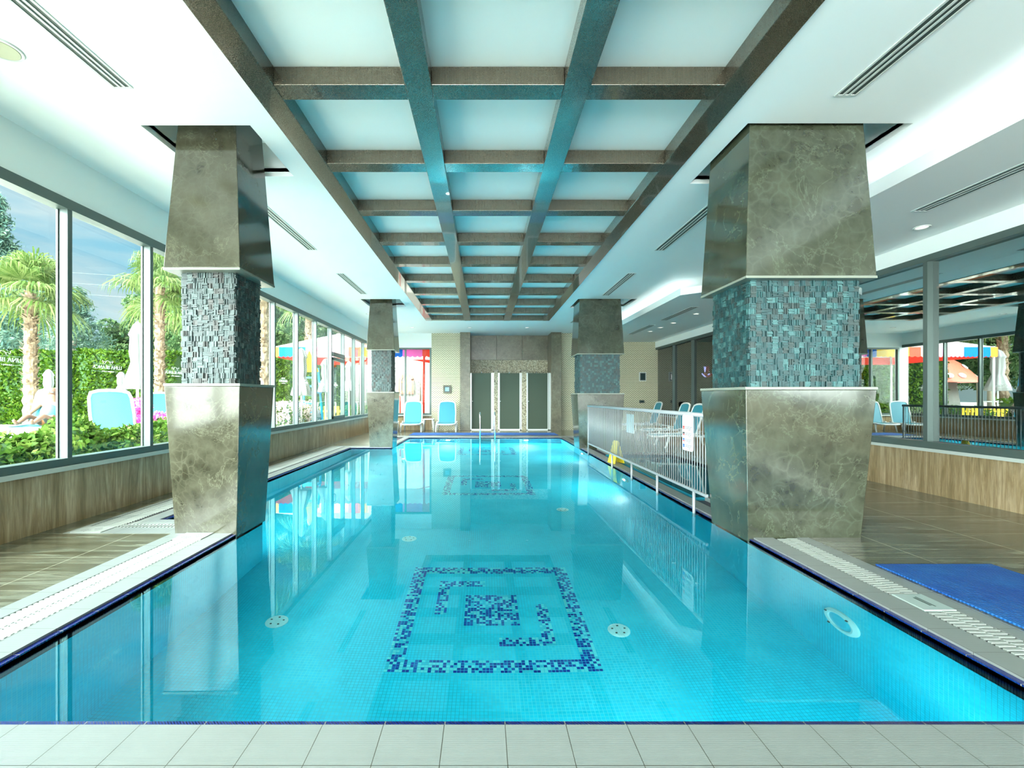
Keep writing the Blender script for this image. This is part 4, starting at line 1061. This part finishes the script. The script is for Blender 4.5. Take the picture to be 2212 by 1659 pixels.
# closed parasols
M['canvas'] = m_leaf('white_canvas', (.25, .26, .25), (.27, .28, .27), (.29, .30, .29), .7, .15)
def parasol(px, d, ztop, zbot, r, label, disc=False):
    x = (px-1045)/1000*d
    t = empty('closed_parasol', (x, d, GZ), 0, label, 'parasol', 'closed white parasols in the garden')
    bm = bmn(); hgt = ztop-zbot; rp = random.Random(int(px))
    prof = [(.02, ztop), (r*.32, ztop-.05*hgt), (r*.58, ztop-.17*hgt), (r*.62, ztop-.2*hgt), (r*.50, ztop-.23*hgt), (r*.56, ztop-.45*hgt), (r*.44, ztop-.60*hgt), (r*.50, ztop-.63*hgt), (r*.86, ztop-.85*hgt), (r*1.0, zbot+.02), (r*.9, zbot)]
    ph = rp.uniform(0, 3)
    lathe(bm, [(a, z-GZ) for a, z in prof][::-1], 0, 0, 32, wob=lambda a, j: 1+.16*math.sin(a*2*PI/32*8+ph+.3*j))
    obj('canvas', bm, M['canvas'], t, smooth=True)
    bm = bmn(); tube(bm, [(0, 0, 0), (0, 0, ztop-GZ-.1)], .028, 8); obj('pole', bm, M['plastic'], t)
    bm = bmn(); box(bm, -.25, .25, -.25, .25, 0, .06); obj('base', bm, M['plastic'], t)
    if disc:
        bm = bmn(); lathe(bm, [(.42, .72), (.44, .74), (.42, .76)], 0, 0, 24); obj('ring_table', bm, M['plastic'], t)
parasol(105, 13.0, 2.02, 1.15, .20, 'closed white parasol with a ring table, in the first window pane', True)
parasol(262, 15.0, 2.06, 1.3, .19, 'small closed white parasol behind the raised lounger')
parasol(297, 10.2, 2.9, 1.42, .24, 'large closed white parasol half hidden by the second mullion')
parasol(651, 13.0, 2.62, 1.28, .26, 'closed white parasol under the blue part of the awning')
parasol(704, 13.9, 2.4, 1.38, .22, 'closed white parasol left of the door')
parasol(754, 17.3, 2.58, 1.46, .22, 'closed white parasol right of the door')
parasol(515, 20.0, 3.3, 1.5, .38, 'closed white parasol hidden behind the near column, reflected in the right glass', True)

# loungers outside
M['ivory'] = M['plastic']
o = put_lounger(-6.88, 9.1, math.radians(-158), 'white lounger with its turquoise back raised, seen through the second pane', 'loungers in the garden', GZ, sc=(1.0, 1, 1.0))
for n, (px, d, rz, lb) in enumerate(((335, 11.5, -1.9, 'beside the pink blossom next to the near column'), (310, 13.5, -2.2, 'farther off behind the pink blossom'), (372, 14.9, -1.7, 'mostly hidden behind the near column'), (470, 15, -1.8, 'hidden behind the column, seen in the right glass'))):
    x, y, _ = at(px, 0, d); put_lounger(x, y, rz, 'white garden lounger %s' % lb, 'loungers in the garden', GZ)
x, y, _ = at(72, 0, 8.9)
pl = put_lounger(x-.25, y, math.radians(20), 'white garden lounger carrying the sunbather, in the first window pane', 'loungers in the garden', .36)
# sunbather: skin-modifier body lying on that lounger
def sunbather():
    t = empty('person', (0, 0, 0), 0, 'person in a turquoise top sunbathing on the white lounger outside', 'person', kind='thing')
    J = {'pelvis': (0, .95, .36), 'belly': (0, 1.05, .46), 'chest': (0, 1.12, .66), 'neck': (0, 1.17, .80), 'head0': (0, 1.18, .86), 'head1': (0, 1.15, .98)}
    for s, n in ((-1, 'l'), (1, 'r')):
        J['hip'+n] = (s*.09, .88, .37); J['knee'+n] = (s*.13, .50, .50); J['ankle'+n] = (s*.12, .14, .36); J['toe'+n] = (s*.14, .06, .45)
        J['sh'+n] = (s*.17, 1.13, .74); J['el'+n] = (s*.30, .98, .54); J['wr'+n] = (s*.22, .76, .42); J['hand'+n] = (s*.19, .68, .40)
    R = {'pelvis': .115, 'belly': .105, 'chest': .115, 'neck': .05, 'head0': .065, 'head1': .082, 'hip': .085, 'knee': .055, 'ankle': .036, 'toe': .028, 'sh': .055, 'el': .038, 'wr': .027, 'hand': .03}
    E = [('pelvis', 'belly'), ('belly', 'chest'), ('chest', 'neck'), ('neck', 'head0'), ('head0', 'head1')]
    for n in 'lr': E += [('pelvis', 'hip'+n), ('hip'+n, 'knee'+n), ('knee'+n, 'ankle'+n), ('ankle'+n, 'toe'+n), ('chest', 'sh'+n), ('sh'+n, 'el'+n), ('el'+n, 'wr'+n), ('wr'+n, 'hand'+n)]
    for n, s in (('l', -1), ('r', 1)):
        for k in range(5):
            a = J['hand'+n]; J['f%d%s' % (k, n)] = (a[0]+s*(.03-.015*k), a[1]-(.075 if k else .04), a[2]+(.0 if k else .02)); E.append(('hand'+n, 'f%d%s' % (k, n)))
    names = list(J); me = bpy.data.meshes.new('body'); me.from_pydata([J[k] for k in names], [(names.index(a), names.index(b)) for a, b in E], [])
    o = bpy.data.objects.new('body', me); COL.objects.link(o); o.parent = t
    sk = o.modifiers.new('skin', 'SKIN')
    for i, k in enumerate(names):
        kk = k if k in R else (k[:-1] if k[:-1] in R else None)
        r = R[kk] if kk else .009
        me.skin_vertices[0].data[i].radius = (r, r)
    me.skin_vertices[0].data[names.index('pelvis')].use_root = True
    sb = o.modifiers.new('sub', 'SUBSURF'); sb.levels = 1; sb.render_levels = 2
    me.materials.append(mat('tanned_skin', (.22, .115, .07), .5))
    bm = bmn(); bmesh.ops.create_uvsphere(bm, u_segments=14, v_segments=10, radius=.1, matrix=Matrix.Translation((0, 1.19, .98)) @ Matrix.Diagonal((1, .9, 1.05, 1))); obj('hair', bm, mat('brown_hair', (.08, .035, .015), .7), t, smooth=True)
    bm = bmn(); bmesh.ops.create_uvsphere(bm, u_segments=16, v_segments=10, radius=1, matrix=Matrix.Translation((0, 1.06, .56)) @ Matrix.Rotation(-.3, 4, 'X') @ Matrix.Diagonal((.165, .135, .19, 1))); obj('top', bm, mat('turquoise_swim_top', (.05, .24, .22), .6), t, smooth=True)
    bm = bmn(); bmesh.ops.create_uvsphere(bm, u_segments=16, v_segments=10, radius=1, matrix=Matrix.Translation((0, .92, .38)) @ Matrix.Diagonal((.175, .14, .115, 1))); obj('swim_bottoms', bm, mat('orange_swim_bottoms', (.32, .12, .03), .6), t, smooth=True)
    bm = bmn()
    for s in (-1, 1): box(bm, s*.035-.025, s*.035+.025, 1.055, 1.068, .975, 1.0)
    obj('sunglasses', bm, M['frame_dark'], t)
    return t
pb = sunbather(); pb.location = pl.location; pb.rotation_euler = pl.rotation_euler
bm = bmn(); box(bm, pl.location.x-.9, pl.location.x+.9, pl.location.y-.4, pl.location.y+2.2, GZ, .36); obj('sun_deck', bm, M['wain'], kind='structure')

# awning over the play corner: striped valance, white roof
def m_leaf2(n, c): return m_leaf(n, c, c, c, .7, .4)
vals = [(-8.15, -7.88, 'or'), (-7.88, -6.85, 'bl'), (-6.85, -5.72, 'pk'), (-5.72, -5.2, 'sa'), (-5.2, -4.75, 'rd'), (-4.75, -4.2, 'or'), (-4.2, -3.5, 'ye'), (-3.5, -3.12, 'bl'), (-3.12, -2.36, 'mg'), (-2.36, -1.2, 'rd')]
vc = {'or': (.95, .36, .04), 'bl': (.005, .15, .62), 'pk': (.90, .35, .55), 'sa': (.92, .42, .36), 'rd': (.85, .10, .06), 'ye': (.95, .72, .05), 'mg': (.90, .22, .62)}
for k in vc: M['v'+k] = m_leaf2('awning_%s' % {'or': 'orange', 'bl': 'blue', 'pk': 'pink', 'sa': 'salmon', 'rd': 'red', 'ye': 'yellow', 'mg': 'magenta'}[k], vc[k])
t = empty('striped_awning', (-4.7, 19.8, GZ), 0, 'large awning with white roof and rainbow valance over the play corner outside', 'awning')
for a, b, k in vals:
    bm = bmn(); z1, z0, y = 3.16, 2.82, 17.8; n = max(2, int((b-a)/.16))
    pts = [(a+(b-a)*i/(n*4), z0-.05*abs(math.sin(PI*i/4))) for i in range(n*4+1)]
    for p, q in zip(pts, pts[1:]):
        quad(bm, ((p[0], y, p[1]), (q[0], y, q[1]), (q[0], y, z1), (p[0], y, z1)))
    bmesh.ops.remove_doubles(bm, verts=bm.verts, dist=1e-5); bmesh.ops.solidify(bm, geom=bm.faces[:], thickness=.012)
    obj('valance_panel', bm, M['v'+k], t, True)
bm = bmn()
for xx, (ya, yb) in ((-8.15, (17.8, 22.5)),):
    box(bm, xx-.012, xx, ya, yb, 2.8, 3.16)
box(bm, -8.15, -4.4, 22.5, 22.51, 2.8, 3.16)
obj('rear_valance', bm, M['vrd'], t, True)
bm = bmn()
quad(bm, ((-8.15, 17.8, 3.16), (-1.2, 17.8, 3.16), (-2.6, 20.1, 3.98), (-6.3, 20.1, 3.98)))
quad(bm, ((-1.2, 22.5, 3.16), (-8.15, 22.5, 3.16), (-6.3, 20.1, 3.98), (-2.6, 20.1, 3.98)))
quad(bm, ((-8.15, 22.5, 3.16), (-8.15, 17.8, 3.16), (-6.3, 20.1, 3.98))[:3]+(( -6.3, 20.1001, 3.98),))
quad(bm, ((-1.2, 17.8, 3.16), (-1.2, 22.5, 3.16), (-2.6, 20.1, 3.98), (-2.6, 20.1001, 3.98)))
bmesh.ops.remove_doubles(bm, verts=bm.verts, dist=1e-3); bmesh.ops.solidify(bm, geom=bm.faces[:], thickness=.01)
obj('roof', bm, m_leaf('white_awning_canvas', (.60, .56, .54), (.60, .56, .54), (.60, .56, .54), .8, .4), t, True)
for n, (x, y) in enumerate(((-8.1, 17.9), (-4.75, 17.9), (-8.1, 22.4), (-1.3, 22.4))):
    bm = bmn(); tube(bm, [(x, y, GZ), (x, y, 3.2)], .04, 8); obj('post', bm, M['plastic'], t, True)
bm = bmn(); tube(bm, [(-2.40, 18.4, GZ), (-2.31, 17.95, 3.1)], .045, 8); obj('post', bm, M['vrd'], t, True, label='leaning red post')
# red parasol canopy seen beyond
t = empty('red_canopy', (-2.3, 21.4, GZ), 0, 'low red canopy hanging beyond the back window', 'canopy')
bm = bmn(); quad(bm, ((-3.3, 21.3, 2.95), (-1.2, 21.3, 2.55), (-1.2, 22.3, 2.9), (-2.9, 22.3, 3.05))); bmesh.ops.solidify(bm, geom=bm.faces[:], thickness=.02); obj('cloth', bm, M['vrd'], t, True)
# playhouse wall with arched brick window
M['plaster'] = m_paint('cream_plaster', (.16, .165, .145), .8)
t = empty('playhouse', (-4.5, 25.5, GZ), 0, 'cream playhouse wall with an arched brick window beyond the back window', 'playhouse')
bm = bmn(); box(bm, -8.0, -.8, 25.2, 27, GZ, 4.7); obj('wall', bm, M['plaster'], t, True)
def arch(w, zb, zs, y, y2, inner=None):
    bm = bmn(); cx = -4.2
    def outline(w): return [(cx-w, zb if inner is None else zb), (cx-w, zs)] + [(cx-w*math.cos(a), zs+w*math.sin(a)) for a in [PI*k/12 for k in range(1, 12)]] + [(cx+w, zs), (cx+w, zb)]
    o1 = outline(w)
    if inner:
        o2 = [(cx-inner, zb+.12), (cx-inner, zs)] + [(cx-inner*math.cos(a), zs+inner*math.sin(a)) for a in [PI*k/12 for k in range(1, 12)]] + [(cx+inner, zs), (cx+inner, zb+.12)]
        n = len(o1)
        for i in range(n):
            j = (i+1) % n; quad(bm, ((o1[i][0], y, o1[i][1]), (o1[j][0], y, o1[j][1]), (o2[j][0], y, o2[j][1]), (o2[i][0], y, o2[i][1])))
    else: bm.faces.new([bm.verts.new((p[0], y, p[1])) for p in o1])
    bmesh.ops.recalc_face_normals(bm, faces=bm.faces); bmesh.ops.solidify(bm, geom=bm.faces[:], thickness=y2); return bm
def m_brick():
    m = mat('terracotta_brick', (.6, .3, .2), .8); g = G(m); b = g.n('ShaderNodeTexBrick', Scale=1, Mortar__Size=.008, Brick__Width=.16, Row__Height=.06); cx = g.n('ShaderNodeCombineXYZ'); o = g.sepxyz(g.co()); g.l(o[0], cx.inputs[0]); g.l(o[2], cx.inputs[1]); g.l(cx.outputs[0], b.inputs['Vector'])
    b.inputs['Color1'].default_value = (.11, .04, .022, 1); b.inputs['Color2'].default_value = (.14, .06, .035, 1); b.inputs['Mortar'].default_value = (.15, .12, .09, 1); g.base(b.outputs['Color']); return m
obj('brick_surround', arch(.42, 1.40, 2.12, 25.15, .08, .24), m_brick(), t, True)
obj('window_pane', arch(.24, 1.52, 2.12, 25.17, .02), mat('green_grey_glass', (.12, .18, .12), .15), t, True)
bm = bmn(); box(bm, -4.23, -4.17, 25.10, 25.14, 1.52, 2.35); box(bm, -4.44, -3.96, 25.10, 25.14, 2.02, 2.08); box(bm, -4.44, -3.96, 25.10, 25.14, 1.5, 1.56); obj('wooden_bars', bm, mat('orange_wood', (.55, .26, .07), .6), t, True)
# bare little tree
t = empty('bare_tree', (-3.25, 23.5, GZ), 0, 'small bare tree in front of the cream playhouse wall', 'tree')
bm = bmn(); tube(bm, [(0, 0, 0), (.02, 0, .9), (.0, 0, 1.9)], [.09, .06, .02], 8)
for k in range(9):
    a = -1 if k % 2 else 1; z = .95+.1*k; tube(bm, [(0, 0, z), (a*.18, 0, z+.1), (a*(.34-.02*k), 0, z+.32)], [.02, .012, .005], 5)
obj('trunk', bm, M['bark2'], t)
# white table and seats, red frame
t = empty('garden_table', (-2.6, 20.6, GZ), 0, 'white outdoor table beyond the back window', 'table')
bm = bmn(); box(bm, -.75, .75, -.4, .4, .70, .75); obj('table_top', bm, M['plastic'], t)
for sx in (-1, 1):
    for sy in (-1, 1):
        bm = bmn(); tube(bm, [(sx*.65, sy*.32, 0), (sx*.65, sy*.32, .7)], .03, 8); obj('leg', bm, M['plastic'], t)
t = empty('climbing_bars', (-3.9, 20.2, GZ), 0, 'small red play frame left of the outdoor table', 'play frame')
bm = bmn(); tube(bm, [(-.18, 0, 0), (-.18, 0, .95), (.25, 0, .98), (.25, 0, 0)], .03, 8); obj('bars', bm, M['vrd'], t)
# play tower, picket fence
M['sky_blue'] = mat('blue_play_plastic', (.02, .38, .68), .4)
M['grass'] = M['leaf2']
x, y, _ = at(668, 0, 14.25)
t = empty('play_tower', (x, y, GZ), 0, 'blue play tower with a yellow pointed roof beyond the middle windows', 'play tower')
for sx in (-1, 1):
    for sy in (-1, 1):
        bm = bmn(); tube(bm, [(sx*.32, sy*.3, 0), (sx*.2, sy*.2, 1.85)], .035, 8); obj('leg', bm, M['sky_blue'], t)
bm = bmn(); lathe(bm, [(.30, 1.72), (.02, 2.35)], 0, 0, 4); obj('roof', bm, M['vye'], t)
bm = bmn()
for k in range(6): box(bm, -.28+.015*k, .28-.015*k, -.30, -.26, .2+.26*k, .25+.26*k)
obj('ladder', bm, M['sky_blue'], t)
bm = bmn(); box(bm, -.3, .3, -.25, .25, 1.05, 1.1); obj('deck', bm, M['sky_blue'], t)
t = empty('picket_fence', (-5.6, 15.9, GZ), 0, 'short yellow picket fence beyond the middle windows', 'fence')
bm = bmn(); box(bm, -.8, .8, .0, .02, .18, .24); box(bm, -.8, .8, 0, .02, .42, .48); obj('rail', bm, M['vye'], t)
for k in range(11):
    x = -.75+.15*k; bm = bmn(); v = box(bm, x-.04, x+.04, -.02, 0, 0, .62); tp = bm.verts.new((x, -.01, .68)); obj('picket', bm, M['vye'], t)
# toadstool playhouse, hidden directly but mirrored in the right glass
M['tred'] = mat('toadstool_red', (.80, .10, .05), .5)
t = empty('toadstool_house', (-13.4, 25.6, GZ), 0, 'red dotted toadstool playhouse mirrored in the right glass wall', 'playhouse')
bm = bmn(); lathe(bm, [(1.05, 0), (.9, .9), (.80, 1.95)], 0, 0, 28); obj('stem', bm, M['plaster'], t)
prof = [(1.75, 1.72), (1.72, 1.82), (1.35, 2.3), (.95, 2.75), (.5, 3.1), (.32, 3.18)]
bm = bmn(); lathe(bm, prof, 0, 0, 32); obj('cap', bm, M['tred'], t, smooth=False)
bm = bmn(); lathe(bm, [(.36, 3.13), (.30, 3.32), (.12, 3.46), (.02, 3.5)], 0, 0, 20); obj('knob', bm, M['plastic'], t)
for k in range(14):
    a = k*2.4; zz, rr = ((2.06, 1.55), (2.55, 1.15))[k % 2]
    nrm = Vector((math.cos(a)*.75, math.sin(a)*.75, .66)).normalized()
    bm = bmn(); lathe(bm, [(.17, 0), (.15, .03)], 0, 0, 16)
    bmesh.ops.transform(bm, verts=bm.verts, matrix=Matrix.Translation((rr*math.cos(a), rr*math.sin(a), zz)) @ nrm.to_track_quat('Z', 'Y').to_matrix().to_4x4()); obj('spot', bm, M['plastic'], t)
# power line poles and lines far off
t = empty('power_line', (-30, 62, GZ), 0, 'thin overhead wires crossing the sky behind the trees', 'power line')
bm = bmn()
for z in (17.2, 15.8, 14.4): tube(bm, [(-60, 62, z+1.0), (-45, 62, z), (-30, 62, z+.2)], .022, 5)
obj('wire', bm, M['frame_dark'], t, True)
for x in (-60, -30):
    bm = bmn(); tube(bm, [(x, 62, GZ), (x, 62, 18.4)], .16, 8); obj('pole', bm, M['bark2'], t, True)
